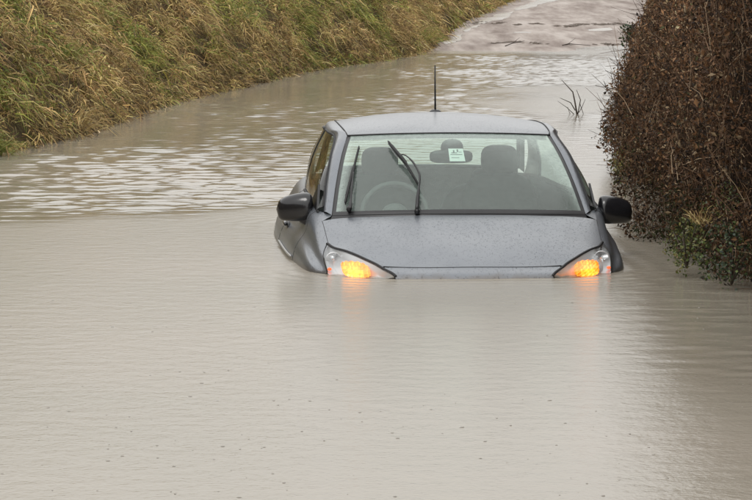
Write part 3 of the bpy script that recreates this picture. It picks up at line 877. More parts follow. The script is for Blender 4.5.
# wipers: positions given on the glass (u across, v up)
def wiper(pivot, arm, blade, name='wiper'):
    A = [tuple(glasspt(u, v, o)) for u, v, o in arm]
    wv = MB(); wv.tube([tuple(poly(A, k / 16)) for k in range(17)], [.010] * 4 + [.0055] * 8 + [.0035] * 5, 8)
    wv.ell(tuple(glasspt(*pivot)), (.015, .020, .018), 12, 8)
    wo_ = wv.build(name, M['black'], car)
    B = [glasspt(u, v, o) for u, v, o in blade]
    pts = [poly(B, k / 20) for k in range(21)]
    bw = MB(); bw.tube([tuple(p) for p in pts], [.003] + [.006] * 3 + [.009] * 10 + [.005] * 6 + [.003], 6)
    bw.build('blade', M['rubber'], wo_)
    sq = MB(); sq.tube([tuple(glasspt(u, v, o * .45)) for u, v, o in blade], .003, 4); sq.build('blade_edge', M['rubber'], wo_)
    return wo_
def gpx(x, y, off):
    """spot on (or off mm in front of) the glass that the photo shows at pixel x, y"""
    best = None
    th = math.atan(275 / 3200); cyw, syw = math.cos(CAR_YAW), math.sin(CAR_YAW)
    for stage in range(3):
        us = np.linspace(0, 1, 41) if best is None else best[0] + np.linspace(-1, 1, 21) * .03 * .12 ** (stage - 1)
        vs_ = np.linspace(0, 1, 41) if best is None else best[1] + np.linspace(-1, 1, 21) * .03 * .12 ** (stage - 1)
        cand = None
        for u in us:
            for v in vs_:
                u_, v_ = min(max(u, 0), 1), min(max(v, 0), 1)
                p = glasspt(u_, v_, off)
                X = .495 + p[0] * cyw - p[1] * syw; Y = 15.97 + p[0] * syw + p[1] * cyw; Z = p[2] - CAM_H
                dep = Y * math.cos(th) - Z * math.sin(th); up = Y * math.sin(th) + Z * math.cos(th)
                e = (376 + 3200 * X / dep - x) ** 2 + (250 - 3200 * up / dep - y) ** 2
                if cand is None or e < cand[2]: cand = (u_, v_, e)
        best = cand
    return (best[0], best[1], off)
wiper(gpx(417, 211, .02), [gpx(417, 211, .03), gpx(418, 195, .05), gpx(419.5, 182, .06), gpx(419, 173, .065), gpx(413, 162, .058), gpx(405, 155, .045), gpx(400, 155, .038)],
      [gpx(388, 141, .03), gpx(396, 151, .035), gpx(406, 163, .035), gpx(418, 183, .03)])
wiper(gpx(349, 209, .02), [gpx(350, 209, .03), gpx(351.5, 190, .035), gpx(353.5, 172, .035)],
      [gpx(345, 203, .02), gpx(351, 178, .022), gpx(359, 146, .02)])

# interior
mb = MB()
G = []
for i in range(9):
    t = i / 8; row = []
    for j in range(33):
        u = j / 16 - 1
        x = u * .66
        y = .93 + .52 * t + .04 * (u * u) ; z = .215 + .03 * math.sin(math.pi * min(1, t * 1.1)) - .20 * max(0, t - .78) / .22
        z += .022 * math.exp(-((x + .30) / .17) ** 2) * math.exp(-((t - .75) / .25) ** 2)
        row.append((x, y, z))
    G.append(row)
mb.grid(G).build('dashboard', M['dash'], car)
# steering wheel
wc = Vector((-.300, 1.50, .215)); tilt = Matrix.Rotation(R(-25), 3, 'X')
mb = MB(); mb.tube([wc + tilt @ Vector((.178 * math.cos(a), 0, .178 * math.sin(a))) for a in [2 * math.pi * k / 40 for k in range(41)]], .015, 8)
sw = mb.build('steering_wheel', M['wheel'], car)
mb = MB(); mb.ell(wc, (.075, .03, .06), 16, 8)
for a in (0, math.pi, -math.pi / 2): mb.tube([wc, wc + tilt @ Vector((.17 * math.cos(a), 0, .17 * math.sin(a)))], .014, 6)
mb.build('hub', M['wheel'], sw)
# seats
def seat(x, y, wd, top, head, hw):
    mb = MB(); mb.ell((x, y, top - .38), (wd, .085, .40), 20, 14, .55, Matrix.Rotation(R(-10), 3, 'X'))
    so = mb.build('seat', M['trim'], car)
    mb = MB(); mb.ell((x, y + .075, head - .075), (hw, .045, .085), 18, 12, .6); mb.build('headrest', M['trim'], so)
    for q in (-.05, .05): MB().tube([(x + q, y + .06, head - .15), (x + q, y + .05, top - .04)], .007, 6).build('headrest_post', M['black'], so)
seat(-.34, 2.12, .235, .38, .535, .105)
seat(.34, 2.12, .235, .38, .545, .105)
for x in (-.36, .36): seat(x, 3.0, .30, .27, .36, .10)
# door cards so that the cabin sides are closed
for s in (1, -1):
    G = []
    for k in range(13):
        a = 6.45 + 3.6 * k / 12
        p = F(a, 2.0); G.append([(s * (p[0] - .05), p[1], p[2] - .005), (s * (p[0] - .06), p[1], .1), (s * (p[0] - .05), p[1], -.3)])
    panel('door_card', G, M['trim'], car)
# driving mirror, sensor pod, card on the glass
def on_glass(u, v, off): return glasspt(u, v, off)
p = on_glass(.505, .885, -.062); mb = MB(); mb.ell(tuple(p), (.062, .035, .050), 18, 10, .9); mb.build('sensor_pod', M['black'], car)
p = on_glass(.500, .84, -.10); mb = MB(); mb.ell(tuple(p), (.118, .020, .036), 20, 10, .55); im = mb.build('driving_mirror', M['black'], car)
p2 = on_glass(.506, .89, -.05); mb = MB(); mb.tube([tuple(p2), tuple(p)], .012, 8); mb.build('arm', M['dash'], im)
def glass_rect(u0, u1, v0, v1, off, nu=4, nv=4): return [[on_glass(u0 + (u1 - u0) * j / nu, v0 + (v1 - v0) * i / nv, off) for j in range(nu + 1)] for i in range(nv + 1)]
cd = MB().grid(glass_rect(.480, .538, .545, .715, -.004)).build('paper_card', M['card'], car)
mk_ = MB()
for (u0, u1, v0, v1) in ((.497, .503, .655, .69), (.490, .512, .648, .657), (.512, .518, .665, .70), (.486, .531, .625, .632), (.520, .530, .66, .666), (.488, .518, .585, .590)):
    mk_.grid(glass_rect(u0, u1, v0, v1, -.0025, 1, 1))
mk_.build('card_print', M['ink'], cd)
# ------------------------------------------------------------------ grass
def blades(root, d0, L, droop_dir, droop, wid, cols, side=None):
    """vectorised drooping blades, 4 cross-rows. returns verts, faces, colours"""
    n = len(root)
    ts = np.array([0, .5, 1.0]); ws = np.array([.85, 1.0, .15])
    pts = root[:, None, :] + L[:, None, None] * (d0[:, None, :] * ts[None, :, None] + droop_dir[:, None, :] * (droop[:, None, None] * (ts ** 2)[None, :, None]))
    if side is None:
        sd = rng.normal(size=(n, 3)); sd -= d0 * np.sum(sd * d0, 1, keepdims=True); sd /= np.linalg.norm(sd, axis=1, keepdims=True) + 1e-9
    else: sd = side
    off = sd[:, None, :] * (wid[:, None, None] * ws[None, :, None] * .5)
    V = np.stack([pts - off, pts + off], 2).reshape(n, 6, 3)
    b = np.arange(n)[:, None, None] * 6
    f = np.array([[0, 1, 3, 2], [2, 3, 5, 4]])[None]
    return V.reshape(-1, 3), (b + f).reshape(-1, 4), np.repeat(cols, 6, 0)

PAL = {'straw': (.40, .295, .125), 'pale': (.52, .42, .215), 'olive': (.235, .22, .055), 'green': (.17, .20, .055), 'bright': (.255, .285, .085), 'brown': (.21, .138, .065), 'dark': (.06, .043, .026)}
PK = {k: np.array(v) for k, v in PAL.items()}
def grass_cols(d, z, n, extra=None):
    """blade colours from patches of green, straw and dead growth"""
    g = fbm(d * .45, z * 1.6, 51, 3) + .35 * (fbm(d * 1.6, z * 3, 57, 2) - .5)
    dry = fbm(d * .35 + 9, z * 1.2, 61, 3)
    green_p = np.clip(.22 + 2.6 * (g - .48) - .30 * sstep(.9, 1.5, z), 0.03, .85)
    green_p = np.maximum(green_p, .75 * np.exp(-((d - 27.3) / 1.1) ** 2 - ((z - 1.0) / .38) ** 2))
    dark_p = np.clip(.30 - .25 * sstep(.1, .7, z) + .35 * (dry - .5), .05, .6)
    r = rng.random(n); r2 = rng.random(n)
    c = np.where((r2 < .55)[:, None], PK['straw'], PK['brown'])
    c = np.where((r2 > .90)[:, None], PK['pale'], c)
    gc = np.where((r2 < .45)[:, None], PK['olive'], PK['green']); gc = np.where((r2 > .88)[:, None], PK['bright'], gc)
    c = np.where((r < green_p)[:, None], gc, c)
    c = np.where((rng.random(n) < dark_p)[:, None], PK['dark'] * 1.2, c)
    return np.clip(c * rng.uniform(.65, 1.25, (n, 1)) * (1 + rng.normal(0, .05, (n, 3))), .01, .8)

def tussocks(nt, dlo, dhi, nb, olo, ohi, wscale, lscale):
    d = rng.uniform(dlo, dhi, nt); o = olo + (ohi - olo) * rng.random(nt) ** 1.15
    z = bank_l(d, o); x = XL(d) - o
    keep = z > -.12; d, o, z, x = d[keep], o[keep], z[keep], x[keep]; nt = len(d)
    big = rng.uniform(.65, 1.35, nt)
    lean = rng.normal(0, .55, (nt, 2))
    k = np.repeat(np.arange(nt), nb); n = len(k)
    ro_ = rng.normal(0, .085, (n, 3)) * big[k][:, None] * np.array([.8, 1.3, .7])
    dome = np.clip(1 - np.sum((ro_ / .17) ** 2, 1), 0, 1)[:, None] * rng.uniform(.02, .13, nt)[k][:, None] * np.array([.7, 0, .7])
    root = np.stack([x, d, z], -1)[k] + ro_ + dome
    ang = rng.uniform(0, 6.283, n); sp = rng.uniform(.1, 1.0, n)
    d0 = np.stack([.12 + sp * np.cos(ang) * 1.1 + lean[k, 0], sp * np.sin(ang) * 1.3 + lean[k, 1], .55 + rng.uniform(-.5, .6, n)], -1)
    d0 /= np.linalg.norm(d0, axis=1, keepdims=True)
    L = rng.uniform(.06, .20, n) * big[k] * lscale
    dd = np.stack([rng.normal(.08, .35, n), rng.normal(0, .35, n), -np.ones(n)], -1)
    droop = rng.uniform(.5, 1.7, n)
    wid = rng.uniform(.006, .013, n) * wscale
    cols = grass_cols(d[k] + rng.normal(0, .15, n), z[k] + .1, n)
    tint = rng.uniform(.75, 1.9, nt)
    return blades(root, d0, L, dd, droop, wid, cols * tint[k][:, None])

bank = empty('grass_bank', (float(XL(40)) - .6, 40, 0))
tag(bank, 'steep bank of shaggy brown and green grass along the left side of the lane', 'grass bank')
parts_ = [tussocks(3800, 24.5, 72, 58, 0, 1.9, 1.05, 1.0), tussocks(1100, 70, 118, 36, 0, 2.1, 2.0, 1.6), tussocks(260, 6, 24.6, 40, 0, 1.9, 1.3, 1.0)]
VV, FF, CC, o_ = [], [], [], 0
for v, f, c in parts_:
    VV.append(v); FF.append(f + o_); CC.append(c); o_ += len(v)
gb = big_mesh('grass_blades', np.concatenate(VV), np.concatenate(FF), M['grass'], bank, colors=np.concatenate(CC)); gb['kind'] = 'stuff'
# hanging thatch: longer, flatter dead blades combed downhill
n = 9000
d = rng.uniform(24.5, 90, n); o = rng.uniform(.05, 1.7, n); z = bank_l(d, o)
root = np.stack([XL(d) - o, d, z + .02], -1)
d0 = np.stack([rng.uniform(-.2, .7, n), rng.normal(0, .7, n), rng.uniform(-.1, .6, n)], -1); d0 /= np.linalg.norm(d0, axis=1, keepdims=True)
v, f, c = blades(root, d0, rng.uniform(.14, .34, n), np.stack([rng.normal(.0, .4, n), rng.normal(0, .3, n), -np.ones(n)], -1), rng.uniform(.8, 1.9, n), rng.uniform(.005, .010, n) * (1 + d / 90), grass_cols(d, z, n) * .95)
th_ = big_mesh('hanging_thatch', v, f, M['grass'], bank, colors=c); th_['kind'] = 'stuff'

def tuft(label, d, o, nb, L, kind, spread=.05, group=None, dz=0, x=None, z=None, wid=.009, lean=.35):
    """one grass tuft that stands out on its own"""
    x0 = float(XL(d)) - o if x is None else x
    z0 = float(bank_l(d, o)) if z is None else z
    t = empty('grass_tuft', (x0, d, z0 + dz)); tag(t, label, 'grass tuft', group)
    root = rng.normal(0, spread, (nb, 3)) * np.array([1, 1.4, .3])
    ang = rng.uniform(0, 6.283, nb); sp = rng.uniform(.1, .8, nb)
    d0 = np.stack([lean + sp * np.cos(ang), sp * np.sin(ang), rng.uniform(.7, 1.5, nb)], -1); d0 /= np.linalg.norm(d0, axis=1, keepdims=True)
    mixc = {'green': ('green', 'bright', 'olive'), 'straw': ('straw', 'pale', 'brown'), 'olive': ('olive', 'straw', 'green')}[kind]
    cols = np.array([PAL[mixc[int(q)]] for q in rng.choice(3, nb, p=[.5, .25, .25])]) * rng.uniform(.7, 1.25, (nb, 1))
    v, f, c = blades(root, d0, rng.uniform(.5, 1.1, nb) * L, np.tile([.35, 0, -1.0], (nb, 1)), rng.uniform(.4, 1.0, nb), rng.uniform(.6, 1.2, nb) * wid, cols)
    big_mesh('blades', v, f, M['grass'], t, colors=c)
    return t
tuft('drooping green grass tuft at the water edge in the far left corner', 27.0, .12, 170, .50, 'green', .07)
tuft('bright green grass patch high on the left end of the bank', 27.4, .62, 200, .50, 'green', .16)
tuft('small green tuft on the bank right of the corner tuft, well above the water', 32.0, .55, 130, .42, 'green', .12)
tuft('pale straw tuft hanging over the water at the lower left bank', 30.4, .15, 150, .5, 'straw', .09)
tuft('olive green tuft at the foot of the bank where the water meets the road', 64.0, .12, 150, .6, 'olive', .16, wid=.013)
tuft('green clump halfway along the bank above the dark undercut', 47.0, .75, 170, .55, 'green', .17, wid=.012)

# ------------------------------------------------------------------ hedge on the right
def ovh(z, d):
    """how far the hedge face leans out over the water at height z"""
    b = np.interp(z, [-.2, 0, .3, .7, 1.1, 1.5, 2.0, 2.6], [0, .02, .13, .06, -.15, -.26, -.36, -.7])
    near = np.interp(d, [12, 16, 20, 28, 50, 110], [.5, .55, 1.0, 1.0, .9, .8])
    lump = (fbm(d * .8, z * 1.1, 71) - .5) * .34 + (fbm(d * 2.6, z * 3, 73) - .5) * .20
    low = .12 * np.exp(-((d - 24.5) / 2.2) ** 2 - ((z - .35) / .28) ** 2)
    big_ = (fbm(d * .45 + 2, z * .6, 75, 2) - .5) * .30 * sstep(19, 24, d)
    return b * near + lump + low + big_
HT = lambda d: 2.35 + (fbm(d * .3, d * 0, 77) - .5) * .5
def zbase_r(d): return np.maximum(road_z(d), -.02)
hedge = empty('hedge', (float(XR(30)) + .3, 30, 0))
HOFF = -np.array(hedge.location)
tag(hedge, 'dense rusty brown twiggy hedge overhanging the water along the right side', 'hedge')
# dark inner mass of stems
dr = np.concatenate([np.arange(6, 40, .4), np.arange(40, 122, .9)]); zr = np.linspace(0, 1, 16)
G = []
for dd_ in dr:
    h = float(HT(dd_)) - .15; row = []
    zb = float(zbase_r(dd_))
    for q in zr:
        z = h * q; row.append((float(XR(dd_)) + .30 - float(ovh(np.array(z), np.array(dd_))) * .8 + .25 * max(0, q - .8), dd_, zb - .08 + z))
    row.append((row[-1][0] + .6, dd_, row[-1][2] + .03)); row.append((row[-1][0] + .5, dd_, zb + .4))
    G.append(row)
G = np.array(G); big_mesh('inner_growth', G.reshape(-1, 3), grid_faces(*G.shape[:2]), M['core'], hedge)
def hedge_pts(n, dlo, dhi, depth, power=1.0, zmax=None):
    d = dlo + (dhi - dlo) * rng.random(n) ** power
    z = rng.random(n) * (HT(d) if zmax is None else zmax)
    x = XR(d) - ovh(z, d) + depth * rng.random(n) ** 1.3 - .03
    x = x + .26 * sstep(.50, .33, fbm(d * 2.6, z * 3.4, 79, 3))          # pockets between the shoots
    return np.stack([x, d, zbase_r(d) + z], -1), z
HP = np.array([(.150, .078, .040), (.22, .122, .062), (.082, .048, .029), (.030, .022, .016), (.34, .25, .15), (.058, .062, .026)])
def leaves(n, dlo, dhi, depth, smin, smax, power=1.0, pal=None, zmax=None):
    p, z = hedge_pts(n, dlo, dhi, depth, power, zmax)
    L = rng.uniform(smin, smax, n); w_ = L * rng.uniform(.3, .6, n)
    a = rng.normal(size=(n, 3)); a[:, 2] -= .3; a /= np.linalg.norm(a, axis=1, keepdims=True)
    s_ = rng.normal(size=(n, 3)); s_ -= a * np.sum(a * s_, 1, keepdims=True); s_ /= np.linalg.norm(s_, axis=1, keepdims=True)
    nn = np.cross(a, s_)
    V = np.stack([p, p + a * (L * .5)[:, None] + s_ * (w_ * .5)[:, None] + nn * (L * .12)[:, None], p + a * L[:, None], p + a * (L * .5)[:, None] - s_ * (w_ * .5)[:, None] + nn * (L * .12)[:, None]], 1)
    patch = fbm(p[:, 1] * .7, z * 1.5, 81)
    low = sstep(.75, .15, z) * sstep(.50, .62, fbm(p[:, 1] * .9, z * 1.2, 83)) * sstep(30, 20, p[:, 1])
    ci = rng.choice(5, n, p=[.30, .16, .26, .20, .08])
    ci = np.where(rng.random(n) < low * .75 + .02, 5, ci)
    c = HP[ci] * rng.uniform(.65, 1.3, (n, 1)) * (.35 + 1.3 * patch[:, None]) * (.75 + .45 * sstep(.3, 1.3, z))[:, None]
    return V.reshape(-1, 3), np.arange(n * 4).reshape(n, 4), np.repeat(np.clip(c, .01, .6), 4, 0)
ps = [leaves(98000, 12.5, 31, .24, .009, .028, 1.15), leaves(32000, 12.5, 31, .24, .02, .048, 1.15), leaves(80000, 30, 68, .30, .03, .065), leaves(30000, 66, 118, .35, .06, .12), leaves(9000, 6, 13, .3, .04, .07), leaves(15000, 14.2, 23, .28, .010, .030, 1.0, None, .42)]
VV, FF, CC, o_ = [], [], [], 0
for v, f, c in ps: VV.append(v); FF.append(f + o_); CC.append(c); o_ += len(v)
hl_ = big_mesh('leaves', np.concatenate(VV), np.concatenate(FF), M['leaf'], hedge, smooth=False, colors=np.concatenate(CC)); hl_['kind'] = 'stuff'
def twigs(n, dlo, dhi, lmin, lmax, rad, power=1.0, out=0.0):
    p, z = hedge_pts(n, dlo, dhi, .22, power)
    d0 = np.stack([-rng.uniform(-.3, .45, n), rng.normal(0, .35, n), rng.uniform(-.1, 1.5, n)], -1); d0 /= np.linalg.norm(d0, axis=1, keepdims=True)
    p = p + np.array([.10 - out, 0, 0]); d0 = d0 + np.array([0, 0, out * 6]); d0 /= np.linalg.norm(d0, axis=1, keepdims=True)
    L = rng.uniform(lmin, lmax, n); bend = rng.normal(0, .28, (n, 3)); bend[:, 2] -= .12
    ts = np.array([0, .5, 1.0]); rs_ = np.array([1.0, .75, .4])
    pts = p[:, None] + L[:, None, None] * (d0[:, None] * ts[None, :, None] + bend[:, None] * (ts ** 2)[None, :, None])
    u = np.cross(d0, rng.normal(size=(n, 3))); u /= np.linalg.norm(u, axis=1, keepdims=True); v = np.cross(d0, u)
    R_ = rad * rng.uniform(.5, 1.4, n)
    ring = [u * math.cos(a) + v * math.sin(a) for a in (0, 2.094, 4.189)]
    V = np.stack([pts + r[:, None] * (R_[:, None, None] * rs_[None, :, None]) for r in ring], 2)   # n,3pts,3ring,3
    b = np.arange(n)[:, None, None] * 9
    f = np.array([[i * 3 + k, i * 3 + (k + 1) % 3, (i + 1) * 3 + (k + 1) % 3, (i + 1) * 3 + k] for i in range(2) for k in range(3)])[None]
    TP = np.array([(.095, .055, .034), (.16, .10, .062), (.045, .030, .022), (.34, .25, .165)])
    c = TP[rng.choice(4, n, p=[.4, .25, .25, .10])] * rng.uniform(.7, 1.3, (n, 1))
    return V.reshape(-1, 3), (b + f).reshape(-1, 4), np.repeat(c, 9, 0)
ps = [twigs(18000, 12.5, 31, .06, .22, .0024, 1.15), twigs(4800, 14.5, 31, .10, .28, .0026, 1.0, .08), twigs(9000, 30, 68, .08, .32, .0042), twigs(2000, 66, 118, .15, .4, .008)]
VV, FF, CC, o_ = [], [], [], 0
for v, f, c in ps: VV.append(v); FF.append(f + o_); CC.append(c); o_ += len(v)
tw_ = big_mesh('twigs', np.concatenate(VV), np.concatenate(FF), M['twig'], hedge, colors=np.concatenate(CC)); tw_['kind'] = 'stuff'

# bare branches reaching out of the hedge over the water
def at(x, y, D):
    """world point seen at photo pixel (x, y) when it stands D metres away"""
    return np.array([(x - 376) / 3200 * D, D, CAM_H - (y + 25) / 3200 * D])
def branch(pts, r0=.006, twig=0, parent=None):
    P = [tuple(poly(np.array(pts), k / 10)) for k in range(11)]
    mb = MB(); mb.tube(P, [r0 * (1 - .7 * k / 10) for k in range(11)], 6)
    for _ in range(twig):
        k = random.randint(3, 9); q = np.array(P[k]); e = q + np.array([random.uniform(-.10, .02), random.uniform(-.1, .1), random.uniform(-.04, .14)])
        mb.tube([tuple(q), tuple((q + e) / 2 + np.array([0, 0, .01])), tuple(e)], [r0 * .55, r0 * .4, r0 * .25], 5)
    mb.build('branch', M['bark'], parent)
for (x0, y0, x1, y1, D, r) in ((640, 92, 605, 70, 31, .008), (638, 98, 595, 85, 30, .008), (636, 98, 603, 95, 30, .006), (628, 120, 602, 98, 29, .006), (620, 130, 600, 108, 27, .008),
                               (624, 150, 597, 127, 25, .006), (622, 160, 600, 138, 24.5, .005), (630, 200, 607, 172, 20.5, .004), (636, 205, 612, 190, 20, .004),
                               (644, 40, 626, 26, 48, .008), (640, 62, 620, 55, 44, .007), (625, 150, 604, 122, 25.5, .006)):
    a, b = at(x0, y0, D), at(x1, y1, D - .3)
    a = a + np.array([.15, .1, 0])
    branch([a, a * .55 + b * .45 + np.array([0, 0, random.uniform(-.02, .03)]), b], r, 3 if r > .004 else 1, hedge)

# green plants growing through and below the hedge
def leafy(name, label, c, size, n, ls, pal, stems=5, cat='plant', group=None, drop=0.0):
    t = empty(name, tuple(c)); tag(t, label, cat, group)
    mb = MB(); tips = []
    for _ in range(stems):
        e = np.array([random.gauss(0, size[0] * .5), random.gauss(0, size[1] * .5), size[2] * random.uniform(.4, 1.0)])
        tips.append(e)
        mb.tube([(0, 0, 0), tuple(e * .5 + np.array([0, 0, size[2] * .1])), tuple(e)], [.006, .004, .002], 5)
    mb.build('stem', M['bark'], t)
    p = rng.normal(size=(n, 3)); p /= np.linalg.norm(p, axis=1, keepdims=True) + 1e-6
    p *= (rng.random((n, 1)) ** .45); p = p * np.array(size) * np.array([1, 1, .5]) + np.array([0, 0, size[2] * .5])
    p += (fbm(p[:, 0] * 8 + 3, p[:, 2] * 8, 91)[:, None] - .5) * .12
    L = rng.uniform(.6, 1.3, n) * ls; w_ = L * rng.uniform(.45, .7, n)
    a = rng.normal(size=(n, 3)); a[:, 2] -= drop; a /= np.linalg.norm(a, axis=1, keepdims=True)
    s_ = np.cross(a, rng.normal(size=(n, 3))); s_ /= np.linalg.norm(s_, axis=1, keepdims=True); nn = np.cross(a, s_)
    V = np.stack([p, p + a * (L * .35)[:, None] + s_ * (w_ * .5)[:, None] + nn * (L * .08)[:, None], p + a * (L * .75)[:, None] + s_ * (w_ * .32)[:, None], p + a * L[:, None],
                  p + a * (L * .75)[:, None] - s_ * (w_ * .32)[:, None], p + a * (L * .35)[:, None] - s_ * (w_ * .5)[:, None] + nn * (L * .08)[:, None]], 1)
    b = np.arange(n)[:, None, None] * 6
    f = (b + np.array([[0, 1, 2, 5], [5, 2, 4, 4], [2, 3, 4, 4]])[None])
    f3 = (b + np.array([[0, 1, 5], [1, 2, 5], [2, 4, 5], [2, 3, 4]])[None]).reshape(-1, 3)
    cc = np.array(pal)[rng.choice(len(pal), n)] * rng.uniform(.6, 1.3, (n, 1))
    big_mesh('leaves', V.reshape(-1, 3), f3, M['gleaf'], t, smooth=False, colors=np.repeat(cc, 6, 0))
    return t
GP = [(.06, .085, .022), (.085, .115, .03), (.045, .058, .02)]
YP = [(.16, .15, .045), (.12, .13, .04), (.22, .19, .06)]
DP = [(.03, .055, .024), (.022, .04, .02), (.05, .075, .03)]
leafy('ivy_bush', 'dark green ivy clump sticking out of the far end of the hedge', at(631, 47, 52), (.20, .4, .42), 330, .06, DP + HP[2:3].tolist(), cat='bush')
leafy('bramble', 'yellow green bramble leaves on the hedge just above the right door mirror', at(624, 176, 22.8), (.085, .2, .20), 260, .030, YP, cat='bramble')
leafy('bramble', 'green leafy clump hanging to the water right of the right headlight', at(688, 268, 16.1), (.10, .22, .24), 520, .018, YP[:2] + GP[:2], cat='bramble')
leafy('bramble', 'dark green bramble at the foot of the hedge by the right picture edge', at(733, 284, 15.5), (.16, .3, .30), 900, .020, DP + GP[:2] + HP[2:4].tolist(), cat='bramble')
leafy('bramble', 'dull green bramble halfway up the hedge near the right picture edge', at(726, 228, 16.2), (.12, .3, .26), 420, .018, GP + YP[:1] + HP[2:3].tolist(), cat='bramble')
def hedge_tuft(label, px, py, D, nb, L, kind, wid):
    p = at(px, py, D); return tuft(label, D, 0, nb, L, kind, .028, x=float(p[0]), z=float(p[2]), wid=wid, lean=-.25)
hedge_tuft('pale straw grass tuft caught in the hedge above the green clump', 703, 224, 16.1, 48, .22, 'straw', .005)

for root_ in (bank, hedge):                     # parts were laid out in world space: hang them from the base point
    for ch in root_.children: ch.location = -root_.location
# ------------------------------------------------------------------ drowned branch standing out of the water behind the car
b0 = at(577, 113, 35.0); b0[2] = 0
db = empty('fallen_branch', tuple(b0)); tag(db, 'small bare forked branch poking out of the calm water behind the car', 'branch')
K = 35.0 / 3200
def px(dx, dy, dd=0): return (dx * K, dd, -dy * K)
mb = MB()
mb.tube([px(1, 6), px(-2, -12, .02), px(-4, -22, .05), px(-15, -34, .1)], [.011, .009, .007, .003], 6)
mb.build('main_stem', M['bark'], db)
for pts, r in (([px(-2, -4), px(-7, -12, -.1), px(-18, -17, -.2)], .009), ([px(0, 4), px(4, -14, .1), px(0, -24, .1)], .010), ([px(2, -2), px(6, -6, .2), px(10, -14, .3)], .007),
               ([px(-3, 0), px(-12, -8, -.3), px(-22, -15, -.5)], .006), ([px(3, -10), px(7, 0, .1), px(9, 6, .1)], .006), ([px(-1, 2), px(-6, 1, .1), px(-9, -7, .1)], .008)):
    MB().tube(pts, [r * .7, r * .55, r * .3], 5).build('twig', M['bark'], db)

# ------------------------------------------------------------------ puddles and tide lines on the road beyond the water
def blob(cx, cd, rx, rd_, seed, n=60, rot=0.0):
    P = []
    for k in range(n):
        a = 2 * math.pi * k / n
        r = .75 + .5 * float(fbm(np.array(math.cos(a) * 1.6 + 9 + seed), np.array(math.sin(a) * 1.6 + 4), seed)) - .05
        x, y = math.cos(a) * rx * r, math.sin(a) * rd_ * r
        P.append((cx + x * math.cos(rot) - y * math.sin(rot), cd + x * math.sin(rot) + y * math.cos(rot)))
    return P
def rz_top(x, d):
    t = (x - float(XL(d)) - .02) / max(.1, float(XR(d)) - float(XL(d)) - .04)
    return float(road_z(d)) + float(road_wob(np.array(float(d)), np.array(t))) + .02 - .03 * abs(t * 2 - 1) ** 2
pm = pmat('puddle_water', (.33, .29, .245), .22, spec=.5, bump=.12, bscale=8)
def puddle(cx, cd, rx, rd_, seed, rot=0.0):
    P = blob(cx, cd, rx, rd_, seed, rot=rot)
    z = lambda x, d: rz_top(x, d) + .012
    V = [(cx, cd, z(cx, cd))] + [(cx + (x - cx) * .5, cd + (d - cd) * .5, z(cx + (x - cx) * .5, cd + (d - cd) * .5)) for x, d in P] + [(x, d, z(x, d) - .009) for x, d in P]
    n = len(P); Fc = [(0, 1 + k, 1 + (k + 1) % n) for k in range(n)] + [(1 + k, 1 + n + k, 1 + n + (k + 1) % n, 1 + (k + 1) % n) for k in range(n)]
    o = mesh_obj('puddle', V, Fc, pm); tag(o, kind='structure'); return o
def rpx(x, y):
    """point on the rising road seen at photo pixel"""
    D = 2.847 / ((y + 25) / 3200 + .02); return (x - 376) / 3200 * D, D
for (x, y, rx, rd_, s_, rot) in ((522, 34, .22, .5, 11, 0), (600, 30, .3, .6, 15, 0)):
    cx, cd = rpx(x, y); puddle(cx, cd, rx, rd_, s_, rot)
# runnel of water down the left edge of the far road, in broken reaches
RC = [(446, 47), (455, 38), (466, 31), (482, 24), (500, 16), (520, 9), (540, 3), (560, -3)]
for (t0, t1, wm) in ((.0, .22, .16), (.26, .40, .12), (.42, .66, .26), (.68, 1.0, .30)):
    V, Fc = [], []
    nq = 40
    for k in range(nq + 1):
        t = t0 + (t1 - t0) * k / nq
        q = poly(np.array(RC, float), t); cx, cd = rpx(q[0], q[1])
        ends = math.sin(math.pi * k / nq) ** .5
        wl = wm * ends * (.3 + 1.4 * float(fbm(np.array(t * 30.0), np.array(2.0), 14))) + .004; wr = wm * ends * (.2 + 1.6 * float(fbm(np.array(t * 26.0), np.array(7.0), 15))) + .004
        for j, xx in enumerate((-wl, -wl * .5, 0, wr * .5, wr)):
            V.append((cx + xx, cd, rz_top(cx + xx, cd) + (.010 if 0 < j < 4 else .003)))
    Fc = [tuple(f) for f in grid_faces(nq + 1, 5)]
    tag(mesh_obj('puddle', V, Fc, pm), kind='structure')
# tide lines: heaps of leaf litter and twigs washed up across the road
def litter_line(x0, y0, x1, y1, n, w_, seed):
    V, Fc = [], []
    r = random.Random(seed)
    for k in range(n):
        t = r.random(); px_, py_ = x0 + (x1 - x0) * t, y0 + (y1 - y0) * t
        if float(fbm(np.array(t * 14.0), np.array(seed * 3.1), 5)) < .46: continue
        cx, cd = rpx(px_, py_ + 1.0 * math.sin(t * 9 + seed)); cd += r.gauss(0, w_); cx += r.gauss(0, .03)
        z = rz_top(cx, cd) + .004
        a = r.uniform(0, 6.28) if r.random() < .4 else r.gauss(0, .4); L = r.uniform(.03, .11); h = r.uniform(.004, .018); q = r.uniform(.010, .03)
        ux, uy = math.cos(a) * L, math.sin(a) * L; vx, vy = -math.sin(a) * q, math.cos(a) * q
        b = len(V)
        V += [(cx - ux, cd - uy, z), (cx + vx, cd + vy, z), (cx + ux, cd + uy, z), (cx - vx, cd - vy, z), (cx + r.gauss(0, .01), cd + r.gauss(0, .01), z + h)]
        Fc += [(b, b + 1, b + 4), (b + 1, b + 2, b + 4), (b + 2, b + 3, b + 4), (b + 3, b, b + 4)]
    return V, Fc
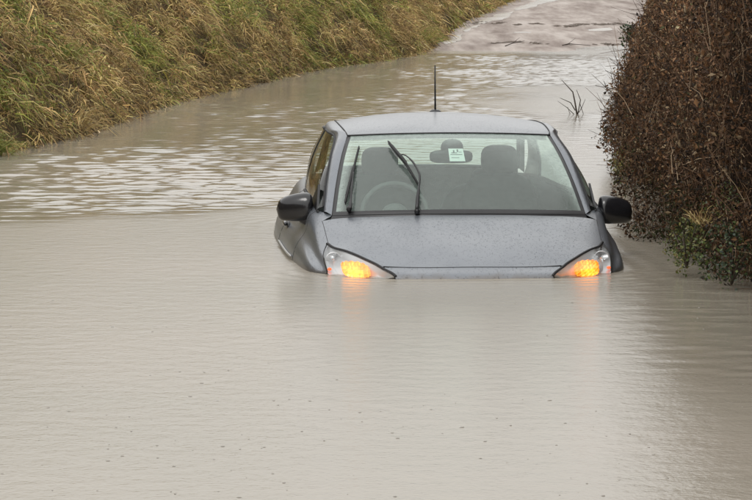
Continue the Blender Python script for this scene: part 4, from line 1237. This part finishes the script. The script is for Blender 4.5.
for args, lab in (((513, 25.5, 588, 26.5, 330, .22, 2), 'dark tide line of leaf litter across the far road'), ((490, 45.5, 640, 42.5, 400, .2, 4), 'dark litter line across the road nearest the water edge'),
                  ((585, 24, 645, 25.5, 240, .3, 6), 'broken litter patch on the far road beside the hedge'), ((470, 24, 505, 24, 90, .3, 8), 'thin litter scatter beside the far grass verge')):
    V, Fc = litter_line(*args); o = mesh_obj('leaf_litter', V, Fc, M['litter'], smooth=False); tag(o, lab, 'leaf litter', kind='stuff')
# loose sticks on the road
def stick(label, pts, r):
    P = []
    for x, y, h in pts:
        cx, cd = rpx(x, y); P.append((cx, cd, rz_top(cx, cd) + r + h))
    mb = MB(); mb.tube(P, [r, r, r * .6][:len(P)], 6); q = P[1]
    mb.tube([q, (q[0] + .10, q[1] + .1, q[2] + .07), (q[0] + .16, q[1] + .1, q[2] + .12)], [r * .6, r * .45, r * .2], 5)
    o = mb.build('stick', M['bark']); tag(o, label, 'stick')
stick('short forked stick lying on the road just past the water edge', [(505, 49, 0), (512, 47, .03), (524, 45.5, .05)], .010)
stick('dark stick lying in the litter line in the middle of the road', [(562, 46, 0), (568, 45, .02), (590, 44, 0)], .009)

# ------------------------------------------------------------------ rain specks on the calm foreground
V, Fc = [], []
r = random.Random(11)
n_s = 0
while n_s < 190:
    y = r.uniform(285, 500) if r.random() < .75 else r.uniform(400, 500)
    D = CAM_H / math.tan(math.atan(275 / 3200) + math.atan((y - 250) / 3200)); x = (r.uniform(-20, 772) - 376) / 3200 * D
    if abs(x - .5) < 1.0 and D > 15.2: continue
    if float(fbm(np.array(x * 1.4), np.array(D * .7), 95)) < .36: continue
    s_ = r.choice([.0014, .0018, .0022, .0026, .0034]); b = len(V)
    el = r.uniform(1.0, 3.2); k6 = 6
    for (q, h) in ((1.0, -.003), (.7, s_ * .35)):
        for k in range(k6):
            a = 6.283 * k / k6; V.append((x + s_ * el * q * math.cos(a), D + s_ * 3.5 * q * math.sin(a), h))
    V.append((x, D, s_ * .7))
    Fc += [(b + k, b + (k + 1) % k6, b + k6 + (k + 1) % k6, b + k6 + k) for k in range(k6)] + [(b + k6 + k, b + k6 + (k + 1) % k6, b + 12) for k in range(k6)]
    n_s += 1
o = mesh_obj('rain_specks', V, Fc, pmat('dark_wet_specks', (.16, .14, .115), .3, nscale=30, namt=.2)); tag(o, 'tiny dark rain splash specks scattered over the calm foreground water', 'specks', kind='stuff')
